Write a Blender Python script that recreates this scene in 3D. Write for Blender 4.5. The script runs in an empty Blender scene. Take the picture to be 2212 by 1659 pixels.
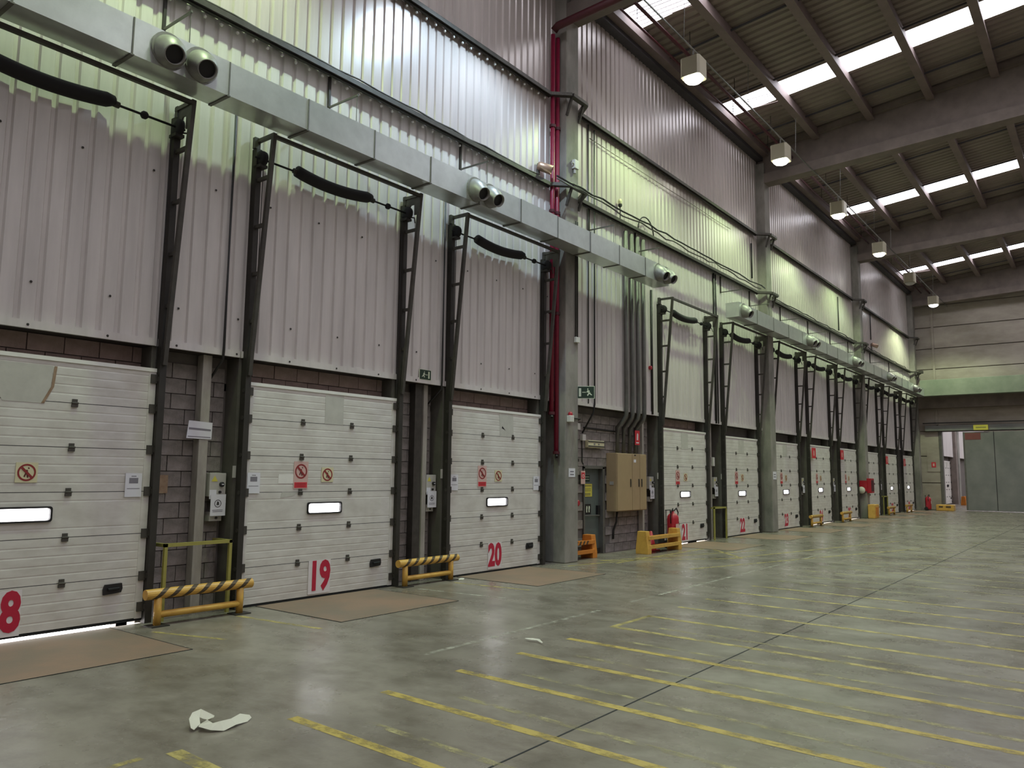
import bpy, math, random
from mathutils import Vector, Matrix
random.seed(7)
SC = bpy.context.scene
COL = SC.collection

# ------------------------------------------------------------------ camera
F_PX, YAW, PITCH, ROLL = 1693.96, math.radians(52.3837), math.radians(6.5575), math.radians(0.5954)
CAM_D, CAM_H = 9.347, 1.806
cy, sy, cp, sp = math.cos(YAW), math.sin(YAW), math.cos(PITCH), math.sin(PITCH)
fw = Vector((sy*cp, cy*cp, sp)); r0 = Vector((cy, -sy, 0)); u0 = r0.cross(fw)
rt = math.cos(ROLL)*r0 + math.sin(ROLL)*u0
up = -math.sin(ROLL)*r0 + math.cos(ROLL)*u0
cd = bpy.data.cameras.new('camera'); cam = bpy.data.objects.new('camera', cd); COL.objects.link(cam)
m = Matrix.Identity(4)
for i in range(3):
    m[i][0], m[i][1], m[i][2] = rt[i], up[i], -fw[i]
m.translation = (0, -CAM_D, CAM_H)
cam.matrix_world = m
cd.sensor_fit = 'HORIZONTAL'; cd.sensor_width = 36; cd.lens = F_PX/2212*36
cd.clip_end = 400
SC.camera = cam

# ------------------------------------------------------------------ world, exposure
SKY_STRENGTH = 5.0
SKYLIGHT_EMIT = 4.6
LAMP_W = 400.0
w = bpy.data.worlds.new('sky'); SC.world = w; w.use_nodes = True
bg = w.node_tree.nodes['Background']
bg.inputs[0].default_value = (1.0, 0.97, 0.97, 1); bg.inputs[1].default_value = SKY_STRENGTH
SC.view_settings.view_transform = 'Standard'; SC.view_settings.look = 'None'
SC.view_settings.exposure = 0.95; SC.view_settings.gamma = 1.0
SC.view_settings.use_curve_mapping = False
SC.cycles.use_denoising = True
SC.cycles.max_bounces = 7; SC.cycles.diffuse_bounces = 5; SC.cycles.glossy_bounces = 3
SC.cycles.sample_clamp_indirect = 4.0
SC.cycles.caustics_reflective = False; SC.cycles.caustics_refractive = False

# ------------------------------------------------------------------ layout numbers (metres)
PITCHX, DOORW, DOORH = 4.0845, 2.7836, 3.0
def XL(s): return 6.2332 + PITCHX*s          # left edge of slot s
def XR(s): return XL(s) + DOORW
NUM = dict(zip(range(18, 30), 'eighteen nineteen twenty twenty-one twenty-two twenty-three twenty-four twenty-five twenty-six twenty-seven twenty-eight twenty-nine'.split()))
DOORS = {18: -1, 19: 0, 20: 1, 21: 3, 22: 4, 23: 5, 24: 6, 25: 7, 26: 8, 27: 9, 28: 10}
X_END, X_WEST, Y_FAR = 51.5, -14.0, -26.0
CLAD_Z0, RAIL1_Z, RAIL2_Z, WALL_TOP = 3.34, 7.97, 10.0, 12.72
COLX = [13.62 + 12.27*k for k in range(-1, 4)]
COLW = 0.49
SKYX = [16.5 + 6.125*k for k in range(-4, 6)]
PURL = [-0.3 - 1.72*i for i in range(15)]
def roofz(y): return 13.17 - 0.105*y

# ------------------------------------------------------------------ materials
def lin(c):
    return tuple(((v/255)/12.92 if v/255 <= .04045 else ((v/255+.055)/1.055)**2.4) for v in c) + (1,)
MATS = {}
def mat(name, rgb, rough=.6, metal=0, var=.0, scale=3.0, rgb2=None, bump=0, bscale=40, spec=.5, stretch=(1, 1, 1), detail=5, lo=.35, hi=.65):
    mt = bpy.data.materials.new(name); mt.use_nodes = True
    nt = mt.node_tree; b = nt.nodes['Principled BSDF']
    c = lin(rgb)
    b.inputs['Base Color'].default_value = c
    b.inputs['Roughness'].default_value = rough; b.inputs['Metallic'].default_value = metal
    b.inputs['Specular IOR Level'].default_value = spec
    if var or rgb2 or bump:
        tc = nt.nodes.new('ShaderNodeTexCoord'); mp = nt.nodes.new('ShaderNodeMapping')
        mp.inputs['Scale'].default_value = stretch
        nt.links.new(tc.outputs['Object'], mp.inputs['Vector'])
    if var or rgb2:
        nz = nt.nodes.new('ShaderNodeTexNoise'); nz.inputs['Scale'].default_value = scale
        nz.inputs['Detail'].default_value = detail; nz.inputs['Roughness'].default_value = .62
        nt.links.new(mp.outputs[0], nz.inputs['Vector'])
        rp = nt.nodes.new('ShaderNodeValToRGB')
        rp.color_ramp.elements[0].position = lo; rp.color_ramp.elements[1].position = hi
        c2 = lin(rgb2) if rgb2 else tuple(v*(1-var) for v in c[:3]) + (1,)
        rp.color_ramp.elements[0].color = c2; rp.color_ramp.elements[1].color = c
        nt.links.new(nz.outputs['Fac'], rp.inputs[0]); nt.links.new(rp.outputs[0], b.inputs['Base Color'])
    if bump:
        nb = nt.nodes.new('ShaderNodeTexNoise'); nb.inputs['Scale'].default_value = bscale
        nb.inputs['Detail'].default_value = 4
        nt.links.new(mp.outputs[0], nb.inputs['Vector'])
        bp = nt.nodes.new('ShaderNodeBump'); bp.inputs['Strength'].default_value = bump; bp.inputs['Distance'].default_value = .02
        nt.links.new(nb.outputs['Fac'], bp.inputs['Height']); nt.links.new(bp.outputs[0], b.inputs['Normal'])
    MATS[name] = mt
    return mt
def emit(name, rgb, s):
    mt = bpy.data.materials.new(name); mt.use_nodes = True; nt = mt.node_tree
    nt.nodes.remove(nt.nodes['Principled BSDF'])
    e = nt.nodes.new('ShaderNodeEmission'); e.inputs[0].default_value = lin(rgb); e.inputs[1].default_value = s
    nt.links.new(e.outputs[0], nt.nodes['Material Output'].inputs[0]); MATS[name] = mt
    return mt

mat('cladding', (222, 215, 211), .45, .05, var=.16, scale=1.3, stretch=(3, 1, .35))
mat('cladding_high_shaded', (208, 197, 192), .3, .15, var=.14, scale=1.1, stretch=(4, 1, .3))  # browner than the lower sheets: missing lamp light put into the colour
mat('door_white', (216, 212, 205), .5, 0, rgb2=(194, 188, 180), scale=2.4, stretch=(1, 1, 2.2), lo=.28, hi=.62)
mat('door_edge', (236, 233, 226), .45, 0, var=.08)
mat('door_scuff', (196, 193, 184), .6, 0, var=.12, scale=6)
mat('galvanised', (210, 213, 211), .28, .55, var=.12, scale=4, bump=.12, bscale=3, stretch=(1, 1, 1))
mat('nozzle_metal', (150, 148, 142), .48, .45, var=.2, scale=6)
mat('dark_steel', (60, 56, 51), .55, .3, var=.3, scale=4)
mat('post_steel', (100, 96, 88), .6, .1, var=.25, scale=3)
mat('frame_steel', (84, 80, 74), .5, .4, var=.3, scale=6)
mat('spring_black', (22, 19, 21), .75, 0)
mat('bracket_steel', (96, 92, 86), .5, .5, var=.3, scale=20)
mat('concrete', (152, 146, 138), .8, 0, rgb2=(112, 110, 102), scale=1.6, bump=.15, bscale=25, stretch=(1, 1, .5))
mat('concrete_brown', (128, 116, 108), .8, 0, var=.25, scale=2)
mat('panel_concrete', (178, 168, 156), .8, 0, rgb2=(146, 136, 124), scale=.9, bump=.1, bscale=20, stretch=(1, .4, 1))
mat('beam_green', (136, 142, 126), .6, 0, rgb2=(116, 124, 108), scale=1.0)
mat('block', (156, 146, 142), .9, 0, rgb2=(112, 106, 100), scale=3.5, bump=.35, bscale=60)
mat('lintel_block', (172, 148, 140), .9, 0, rgb2=(138, 118, 110), scale=3.5, bump=.3, bscale=60)
mat('mortar', (112, 105, 100), .9, 0, var=.2)
mat('post_pale', (176, 170, 160), .6, 0, rgb2=(146, 140, 130), scale=5, stretch=(1, 1, .3))
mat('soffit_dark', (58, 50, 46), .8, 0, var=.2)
mat('roof_sheet', (148, 136, 126), .6, .1, var=.15, scale=.8)
mat('roof_steel', (130, 114, 110), .65, 0, var=.2, scale=2)
mat('eave_dark', (70, 66, 70), .7, 0, var=.2)
mat('pipe_red', (140, 26, 58), .4, 0, var=.2, scale=8)
mat('pipe_red_dark', (78, 24, 32), .5, 0, var=.2, scale=8)
mat('red_paint', (176, 34, 48), .4, 0, var=.1, scale=12)
mat('red_sign', (205, 52, 62), .5, 0)
mat('faded_red', (128, 74, 70), .6, 0, var=.1)
mat('number_red', (188, 32, 62), .5, 0, var=.06, scale=30)
mat('sign_white', (226, 220, 220), .5, 0, var=.05, scale=20)
mat('paper_white', (222, 220, 226), .7, 0)
mat('print_grey', (126, 122, 130), .7, 0)
mat('print_dark', (60, 56, 56), .7, 0)
mat('sign_cream', (214, 206, 170), .5, 0)
mat('sign_pink', (214, 178, 170), .5, 0, var=.06, scale=20)
mat('ring_red', (140, 42, 44), .5, 0)
mat('figure_brown', (92, 36, 34), .5, 0)
mat('exit_green', (30, 52, 36), .5, 0)
mat('exit_white', (214, 222, 196), .5, 0)
mat('sign_yellow', (212, 200, 84), .5, 0)
mat('barrier_yellow', (212, 166, 78), .45, 0, rgb2=(184, 136, 60), scale=6, lo=.2, hi=.55)
mat('barrier_orange', (206, 126, 44), .5, 0, var=.15, scale=6)
mat('stripe_black', (70, 56, 38), .6, 0)
mat('frame_olive', (160, 152, 78), .55, 0, var=.15, scale=8)
mat('cabinet_tan', (166, 142, 108), .5, 0, var=.08, scale=3)
mat('steel_door', (96, 104, 100), .5, .1, var=.12, scale=2)
mat('slide_door', (134, 133, 129), .55, .1, rgb2=(116, 117, 114), scale=.8)
mat('plastic_white', (214, 210, 204), .5, 0)
mat('plastic_grey', (186, 182, 174), .5, 0, var=.08, scale=8)
mat('plastic_black', (24, 22, 24), .5, 0)
mat('rubber', (20, 19, 19), .8, 0)
mat('wood_tag', (166, 142, 116), .7, 0, rgb2=(140, 112, 88), scale=12)
mat('plate_rust', (140, 112, 92), .6, 0, rgb2=(118, 104, 88), scale=1.1, bump=.1, bscale=60)
mat('lamp_shell', (196, 188, 164), .45, .1, var=.06, scale=4)
mat('conduit_dark', (44, 42, 40), .5, .2)
mat('conduit_grey', (112, 110, 104), .5, .3, var=.2, scale=5)
mat('brass', (190, 160, 140), .4, .6)
mat('litter', (206, 202, 186), .7, 0)
emit('lamp_glow', (252, 255, 236), 14.0)
emit('lamp_glow_cool', (240, 248, 255), 14.0)
emit('skylight_glow', (244, 245, 255), SKYLIGHT_EMIT)
mat('lamp_off', (190, 188, 180), .3, 0)

# window pane: thin scratched plastic, lit by the bright yard behind it
gm = bpy.data.materials.new('window_pane'); gm.use_nodes = True; nt = gm.node_tree
nt.nodes.remove(nt.nodes['Principled BSDF'])
tr = nt.nodes.new('ShaderNodeBsdfTransparent'); gl = nt.nodes.new('ShaderNodeBsdfTranslucent'); gl.inputs['Color'].default_value = (.92, .93, .95, 1)
mx = nt.nodes.new('ShaderNodeMixShader'); mx.inputs[0].default_value = .75
nt.links.new(tr.outputs[0], mx.inputs[1]); nt.links.new(gl.outputs[0], mx.inputs[2]); nt.links.new(mx.outputs[0], nt.nodes['Material Output'].inputs[0])
MATS['window_pane'] = gm

# polished concrete floor
def floor_mat():
    mt = bpy.data.materials.new('floor_concrete'); mt.use_nodes = True; nt = mt.node_tree; b = nt.nodes['Principled BSDF']
    tc = nt.nodes.new('ShaderNodeTexCoord')
    def noise(sc, det, st=(1, 1, 1), rg=.6):
        mp = nt.nodes.new('ShaderNodeMapping'); mp.inputs['Scale'].default_value = st
        nt.links.new(tc.outputs['Object'], mp.inputs[0])
        n = nt.nodes.new('ShaderNodeTexNoise'); n.inputs['Scale'].default_value = sc; n.inputs['Detail'].default_value = det; n.inputs['Roughness'].default_value = rg
        nt.links.new(mp.outputs[0], n.inputs['Vector']); return n
    def ramp(n, p0, c0, p1, c1):
        r = nt.nodes.new('ShaderNodeValToRGB'); r.color_ramp.elements[0].position = p0; r.color_ramp.elements[1].position = p1
        r.color_ramp.elements[0].color = c0; r.color_ramp.elements[1].color = c1
        nt.links.new(n.outputs['Fac'], r.inputs[0]); return r
    a = ramp(noise(.55, 6, (1, .5, 1)), .33, lin((117, 110, 98)), .68, lin((146, 138, 125)))
    s = ramp(noise(3.2, 8, (1, .6, 1), .7), .36, (.60, .58, .54, 1), .58, (1, 1, 1, 1))
    mm = nt.nodes.new('ShaderNodeMixRGB'); mm.blend_type = 'MULTIPLY'; mm.inputs[0].default_value = .8
    nt.links.new(a.outputs[0], mm.inputs[1]); nt.links.new(s.outputs[0], mm.inputs[2]); nt.links.new(mm.outputs[0], b.inputs['Base Color'])
    rr = ramp(noise(1.1, 5), .3, (.17, .17, .17, 1), .7, (.42, .42, .42, 1)); nt.links.new(rr.outputs[0], b.inputs['Roughness'])
    bp = nt.nodes.new('ShaderNodeBump'); bp.inputs['Strength'].default_value = .12; bp.inputs['Distance'].default_value = .01
    nt.links.new(noise(14, 4).outputs['Fac'], bp.inputs['Height']); nt.links.new(bp.outputs[0], b.inputs['Normal'])
    b.inputs['Specular IOR Level'].default_value = .5
    MATS['floor_concrete'] = mt
floor_mat()
def paint_mat(name, rgb, wear):
    mt = bpy.data.materials.new(name); mt.use_nodes = True; nt = mt.node_tree; b = nt.nodes['Principled BSDF']
    b.inputs['Base Color'].default_value = lin(rgb); b.inputs['Roughness'].default_value = .55
    tc = nt.nodes.new('ShaderNodeTexCoord'); mp = nt.nodes.new('ShaderNodeMapping'); mp.inputs['Scale'].default_value = (1.6, .8, 1)
    n = nt.nodes.new('ShaderNodeTexNoise'); n.inputs['Scale'].default_value = 5; n.inputs['Detail'].default_value = 9; n.inputs['Roughness'].default_value = .72
    r = nt.nodes.new('ShaderNodeValToRGB'); r.color_ramp.elements[0].position = wear-.1; r.color_ramp.elements[1].position = wear+.1
    t = nt.nodes.new('ShaderNodeBsdfTransparent'); mx = nt.nodes.new('ShaderNodeMixShader')
    nt.links.new(tc.outputs['Object'], mp.inputs[0]); nt.links.new(mp.outputs[0], n.inputs['Vector']); nt.links.new(n.outputs['Fac'], r.inputs[0])
    nt.links.new(r.outputs[0], mx.inputs[0]); nt.links.new(t.outputs[0], mx.inputs[1]); nt.links.new(b.outputs[0], mx.inputs[2])
    nt.links.new(mx.outputs[0], nt.nodes['Material Output'].inputs[0]); MATS[name] = mt
paint_mat('line_yellow', (180, 158, 80), .43)
paint_mat('line_worn', (178, 162, 98), .47)
paint_mat('line_ghost', (176, 166, 118), .535)
paint_mat('line_white', (186, 182, 166), .545)

# ------------------------------------------------------------------ mesh helpers
class MB:
    def __init__(s): s.v = []; s.f = []
    def box(s, x0, x1, y0, y1, z0, z1):
        n = len(s.v)
        s.v += [(x0, y0, z0), (x1, y0, z0), (x1, y1, z0), (x0, y1, z0), (x0, y0, z1), (x1, y0, z1), (x1, y1, z1), (x0, y1, z1)]
        s.f += [tuple(n+i for i in q) for q in ((0, 3, 2, 1), (4, 5, 6, 7), (0, 1, 5, 4), (1, 2, 6, 5), (2, 3, 7, 6), (3, 0, 4, 7))]
        return s
    def tube(s, path, r, n=8, rs=None, cap=True):
        P = [Vector(p) for p in path]; k0 = len(s.v)
        for i, p in enumerate(P):
            d = (P[min(i+1, len(P)-1)] - P[max(i-1, 0)]).normalized()
            a = d.cross(Vector((0, 0, 1)));
            if a.length < 1e-3: a = d.cross(Vector((1, 0, 0)))
            a.normalize(); b = d.cross(a)
            rr = rs[i] if rs else r
            for j in range(n):
                t = 2*math.pi*(j+.5)/n
                q = p + rr*(math.cos(t)*a + math.sin(t)*b); s.v.append(tuple(q))
        for i in range(len(P)-1):
            for j in range(n):
                j2 = (j+1) % n
                s.f.append((k0+i*n+j, k0+i*n+j2, k0+(i+1)*n+j2, k0+(i+1)*n+j))
        if cap:
            s.f.append(tuple(k0+j for j in range(n))[::-1]); s.f.append(tuple(k0+(len(P)-1)*n+j for j in range(n)))
        return s
    def bar(s, p0, p1, wx, wy, ref=(0, 1, 0)):
        p0, p1 = Vector(p0), Vector(p1); d = (p1-p0).normalized(); a = d.cross(Vector(ref))
        if a.length < 1e-3: a = d.cross(Vector((1, 0, 0)))
        a.normalize(); b = d.cross(a).normalized(); n = len(s.v)
        for p in (p0, p1):
            for u, v in ((-1, -1), (1, -1), (1, 1), (-1, 1)):
                s.v.append(tuple(p + a*u*wx/2 + b*v*wy/2))
        s.f += [tuple(n+i for i in q) for q in ((0, 3, 2, 1), (4, 5, 6, 7), (0, 1, 5, 4), (1, 2, 6, 5), (2, 3, 7, 6), (3, 0, 4, 7))]
        return s
    def prism(s, poly, origin, u, v, wdir, t):
        """polygon (a,b) in plane u,v at origin, extruded by t along wdir"""
        o, u, v, wd = Vector(origin), Vector(u), Vector(v), Vector(wdir); n = len(s.v); k = len(poly)
        for e in (0, t):
            for a, b in poly: s.v.append(tuple(o + u*a + v*b + wd*e))
        s.f.append(tuple(range(n, n+k))[::-1]); s.f.append(tuple(range(n+k, n+2*k)))
        for i in range(k):
            j = (i+1) % k; s.f.append((n+i, n+j, n+k+j, n+k+i))
        return s
    def profile(s, prof, x0, x1):
        """open profile [(y,z)...] swept along x"""
        n = len(s.v); k = len(prof)
        for x in (x0, x1):
            for y, z in prof: s.v.append((x, y, z))
        for i in range(k-1): s.f.append((n+i, n+i+1, n+k+i+1, n+k+i))
        return s
    def ring(s, c, r1, r0, u, v, wdir, t, n=28):
        o, u, v, wd = Vector(c), Vector(u), Vector(v), Vector(wdir); k = len(s.v)
        for e in (0, t):
            for R_ in (r1, r0):
                for j in range(n):
                    a = 2*math.pi*j/n; s.v.append(tuple(o + u*R_*math.cos(a) + v*R_*math.sin(a) + wd*e))
        for j in range(n):
            q = (j+1) % n
            s.f += [(k+j, k+q, k+n+q, k+n+j), (k+2*n+j, k+3*n+j, k+3*n+q, k+2*n+q), (k+j, k+2*n+j, k+2*n+q, k+q), (k+n+j, k+n+q, k+3*n+q, k+3*n+j)]
        return s
    def lathe(s, prof, axis0, axdir, n=20):
        """prof [(r,h)] around axis"""
        o, d = Vector(axis0), Vector(axdir).normalized(); a = d.cross(Vector((0, 0, 1)))
        if a.length < 1e-3: a = Vector((1, 0, 0))
        a.normalize(); b = d.cross(a); k = len(s.v)
        for r, h in prof:
            for j in range(n):
                t = 2*math.pi*j/n; s.v.append(tuple(o + d*h + r*(math.cos(t)*a + math.sin(t)*b)))
        for i in range(len(prof)-1):
            for j in range(n):
                q = (j+1) % n; s.f.append((k+i*n+j, k+i*n+q, k+(i+1)*n+q, k+(i+1)*n+j))
        return s
    def mesh(s, name):
        me = bpy.data.meshes.new(name); me.from_pydata(s.v, [], s.f); me.update()
        import bmesh
        bm = bmesh.new(); bm.from_mesh(me); bmesh.ops.recalc_face_normals(bm, faces=bm.faces); bm.to_mesh(me); bm.free()
        return me
    def build(s, name, material, parent=None, smooth=False, bevel=0, shade=None):
        me = s.mesh(name); me.materials.append(MATS[material])
        if smooth:
            for p in me.polygons: p.use_smooth = True
        return link(name, me, parent, bevel)
def link(name, me, parent=None, bevel=0):
    o = bpy.data.objects.new(name, me); COL.objects.link(o)
    if parent is not None: adopt(o, parent)
    if bevel:
        b = o.modifiers.new('bevel', 'BEVEL'); b.width = bevel; b.segments = 2; b.limit_method = 'ANGLE'
    return o
def world_of(o):
    if o.parent is None: return Matrix.LocRotScale(o.location, o.rotation_euler, o.scale)
    return world_of(o.parent) @ o.matrix_parent_inverse @ Matrix.LocRotScale(o.location, o.rotation_euler, o.scale)
def adopt(o, parent):
    o.parent = parent; o.matrix_parent_inverse = world_of(parent).inverted()
def tag(o, label, cat, group=None, kind=None):
    o['label'] = label
    if cat: o['category'] = cat
    if group: o['group'] = group
    if kind: o['kind'] = kind
    return o
def thing(name, loc, label, cat, group=None, kind=None):
    o = bpy.data.objects.new(name, None); COL.objects.link(o); o.location = loc; o.empty_display_size = .1
    return tag(o, label, cat, group, kind)
def copy_tree(o, parent=None):
    inv = o.matrix_parent_inverse.copy(); c = o.copy(); COL.objects.link(c)
    c.parent = parent; c.matrix_parent_inverse = inv
    for ch in o.children: copy_tree(ch, c)
    return c
def dup(o, dx, label, group=None):
    c = copy_tree(o); c.location = Vector(o.location) + Vector(dx); c['label'] = label
    if group: c['group'] = group
    return c
def text(body, size, material, name, parent, origin, sx=1.0, bold=0.0, t=.002):
    cu = bpy.data.curves.new(name, 'FONT'); cu.body = body; cu.size = size; cu.align_x = 'CENTER'; cu.align_y = 'CENTER'
    cu.extrude = t; cu.offset = bold; cu.resolution_u = 3
    tmp = bpy.data.objects.new('tmp', cu); COL.objects.link(tmp)
    dg = bpy.context.evaluated_depsgraph_get(); dg.update()
    me = bpy.data.meshes.new_from_object(tmp.evaluated_get(dg)); bpy.data.objects.remove(tmp)
    # text plane faces -Y (readable from the hall)
    rot = Matrix(((sx, 0, 0, 0), (0, 0, -1, 0), (0, 1, 0, 0), (0, 0, 0, 1)))
    me.transform(Matrix.Translation(origin) @ rot)
    me.materials.clear(); me.materials.append(MATS[material])
    return link(name, me, parent)
X, Y, Z = Vector((1, 0, 0)), Vector((0, 1, 0)), Vector((0, 0, 1))

# ================================================================== SETTING
# ---- floor: slab plus tongues between the door openings
mb = MB().box(X_WEST, X_END+30, Y_FAR, 0.0, -.3, 0)
edges = [X_WEST]
for s in sorted(DOORS.values()):
    edges += [XL(s), XR(s)]
edges.append(X_END+30)
for i in range(0, len(edges), 2):
    mb.box(edges[i], edges[i+1], 0.0, .6, -.3, 0)
floor = tag(mb.build('floor', 'floor_concrete'), 'worn grey-green polished concrete warehouse floor with yellow lane lines', 'floor', kind='structure')
TILT = -.045
def line_strip(x0, y0, x1, y1, wd, material, z=.0015):
    a, b = Vector((x0, y0, 0)), Vector((x1, y1, 0)); d = (b-a).normalized(); n = Vector((-d.y, d.x, 0))*wd/2
    me = MB(); me.v = [tuple(p + Vector((0, 0, z))) for p in (a-n, b-n, b+n, a+n)]; me.f = [(0, 1, 2, 3)]
    return me.build('painted_line', material, floor)
for k in range(0, 26):
    x0 = 2.89 + .922*k
    L = 9.0
    mt = 'line_yellow' if 1 <= k <= 5 else ('line_worn' if k < 12 else 'line_ghost')
    if k in (6, 7, 8): mt = 'line_worn'
    line_strip(x0, -4.39, x0 + TILT*-(-L), -4.39-L, .095 if k else .11, mt)
    if k in (1, 2, 3, 4, 5, 6):       # older, almost vanished line beside the fresh one
        line_strip(x0 + .28 - .0, -4.9, x0 + .28 + TILT*4.5, -9.4, .07, 'line_ghost')
line_strip(8.46, -4.42, 9.40, -4.42, .07, 'line_worn')
line_strip(5.9, -3.72, 9.3, -3.70, .07, 'line_white')
line_strip(10.2, -3.68, 28, -3.62, .06, 'line_white')
for q in ((1.2, -4.35, 2.7, -4.35), ):
    line_strip(*q, .06, 'line_worn')
# hatched keep-clear box in front of the fire door and the faint cross lines beyond
for q in ((14.6, -.55, 17.2, -2.6), (17.2, -2.6, 19.6, -.55), (14.4, -1.0, 19.5, -1.0), (14.6, -.5, 19.5, -2.3), (13.3, -.55, 15.4, -1.0), (14.5, -2.6, 23, -5.2), (17, -2.4, 25, -4.2)):
    line_strip(*q, .08, 'line_worn')
for s in (0, 1):
    line_strip(XR(s)+.1, -.5, XR(s)+.25, -2.1, .07, 'line_white'); line_strip(XL(s)-.3, -.45, XL(s)-.15, -1.9, .07, 'line_worn')
line_strip(4.75, -.62, 5.05, -1.6, .06, 'line_worn')
for y in (-6.15, -12.3, -18.4):
    me = MB().box(X_WEST, X_END, y-.008, y+.008, .0005, .0012); me.build('expansion_joint', 'rubber', floor)
for x in (-6, 32.5):
    me = MB().box(x-.01, x+.01, Y_FAR, -1.9, .0005, .0012); me.build('expansion_joint', 'rubber', floor)
# dock leveller plates in front of the doors
for no, s in DOORS.items():
    x0, x1 = XL(s)+.27, XL(s)+2.4
    r = MB().box(x0, x1, -1.76, -.02, .0008, .004).build('leveller_plate', 'plate_rust', floor)
    g = MB().box(x0-.012, x0, -1.77, -.02, .0006, .005).box(x1, x1+.012, -1.77, -.02, .0006, .005).box(x0-.012, x1+.012, -1.768, -1.76, .0006, .005)
    g.build('plate_gap', 'rubber', r)

# ---- dock wall: block masonry below, ribbed sheets above
WY = .30                                                   # block face
open_slots = sorted(DOORS.values())
mb = MB()
PX0, PX1 = 15.22, 16.08                                    # personnel door
xs = [X_WEST]
for s in open_slots: xs += [XL(s), XR(s)]
xs.append(X_END)
for i in range(0, len(xs), 2):
    a, b = xs[i], xs[i+1]
    if a < PX0 < b:
        mb.box(a, PX0, WY+.03, .75, -.3, 3.0); mb.box(PX1, b, WY+.03, .75, -.3, 3.0); mb.box(PX0, PX1, WY+.03, .75, 1.99, 3.0)
        mb.box(PX0, PX1, WY+.25, .75, -.3, 1.99)
    else:
        mb.box(a, b, WY+.03, .75, -.3, 3.0)
mb.box(X_WEST, X_END, WY+.03, .75, 2.9, WALL_TOP+.6)       # masonry behind lintels and sheets
wall = tag(mb.build('wall_dock', 'mortar'), 'long dock wall of grey blocks below white ribbed metal sheets', 'wall', kind='structure')
block = MB().box(-.195, .195, 0, .04, -.0945, .0945).mesh('block'); block.materials.append(MATS['block'])
lblock = block.copy(); lblock.materials.clear(); lblock.materials.append(MATS['lintel_block'])
def lay(x0, x1, z0, z1, me, skip=None, y=WY):
    row = 0; z = z0
    while z + .19 <= z1 + .05:
        x = x0 - (.2 if row % 2 else 0)
        while x < x1 - .02:
            a, b = max(x, x0), min(x+.4, x1)
            if b - a > .06 and not (skip and skip(a, b, z)):
                o = bpy.data.objects.new('block', me); COL.objects.link(o)
                o.location = ((a+b)/2, y + random.uniform(-.004, .004), z+.1); o.scale = ((b-a-.012)/.39, 1, 1)
                adopt(o, wall)
            x += .4
        z += .2; row += 1
for s in (0, 1): lay(XR(s-1)+.17, XL(s)-.17, 0, 3.3, block)
lay(14.18, XL(3)-.2, 0, 3.3, block, lambda a, b, z: (b > PX0 and a < PX1 and z < 1.97))
for s in (-1, 0, 1, 3): lay(XL(s)+.02, XR(s)-.02, 2.94, 3.34, lblock)
# soffit behind the bottom edge of the sheets and light stop behind the door heads
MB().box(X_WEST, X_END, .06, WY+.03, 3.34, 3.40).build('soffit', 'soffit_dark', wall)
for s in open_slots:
    MB().box(XL(s), XR(s), .05, WY+.03, 2.86, 2.92).build('head_light_stop', 'soffit_dark', wall)  # added, unseen: keeps sky light from leaking over the door top
# ribbed sheets
def rib_sheet(x0, x1, z0, z1, material, pitch=.215, ybase=.06, d=.028, name='cladding_sheet', parent=None):
    mb = MB(); n = max(1, round((x1-x0)/pitch)); p = (x1-x0)/n; prof = []
    for i in range(n):
        a = x0 + i*p
        prof += [(a, ybase), (a+p*.18, ybase), (a+p*.26, ybase-d), (a+p*.92, ybase-d)]
    prof.append((x1, ybase))
    k = len(prof)
    for z in (z0, z1):
        for a, y in prof: mb.v.append((a, y, z))
    for i in range(k-1): mb.f.append((i, i+1, k+i+1, k+i))
    return mb.build(name, material, parent or wall)
segs = [X_WEST, -6, -1.2, XL(-1)-.13]
for s in range(-1, 11): segs += [XL(s)-.13, XR(s)+.13]
segs.append(X_END)
segs = sorted(set(round(v, 4) for v in segs))
for a, b in zip(segs[:-1], segs[1:]):
    if b-a > .05:
        rib_sheet(a, b, CLAD_Z0, RAIL1_Z, 'cladding')
        MB().box(a+.01, b-.01, .015, .058, CLAD_Z0, CLAD_Z0+.09).build('flashing', 'cladding', wall)
        rib_sheet(a, b, RAIL1_Z, RAIL2_Z, 'cladding_high_shaded'); rib_sheet(a, b, RAIL2_Z, WALL_TOP+.3, 'cladding_high_shaded')
# screws along the foot of the near sheets and in rows over the face
scr = MB().lathe([(0, .006), (.014, .004), (.016, 0)], (0, 0, 0), (0, -1, 0), 6).mesh('screw'); scr.materials.append(MATS['dark_steel'])
def screw(x, z, y=.02):
    o = bpy.data.objects.new('screw', scr); COL.objects.link(o); o.location = (x, y, z); adopt(o, wall)
xx = 2.6
while xx < 13.2:
    screw(xx, 3.86 + .0, .021); screw(xx+.43, 5.55, .021); screw(xx, 3.38, .013); xx += .86

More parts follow.
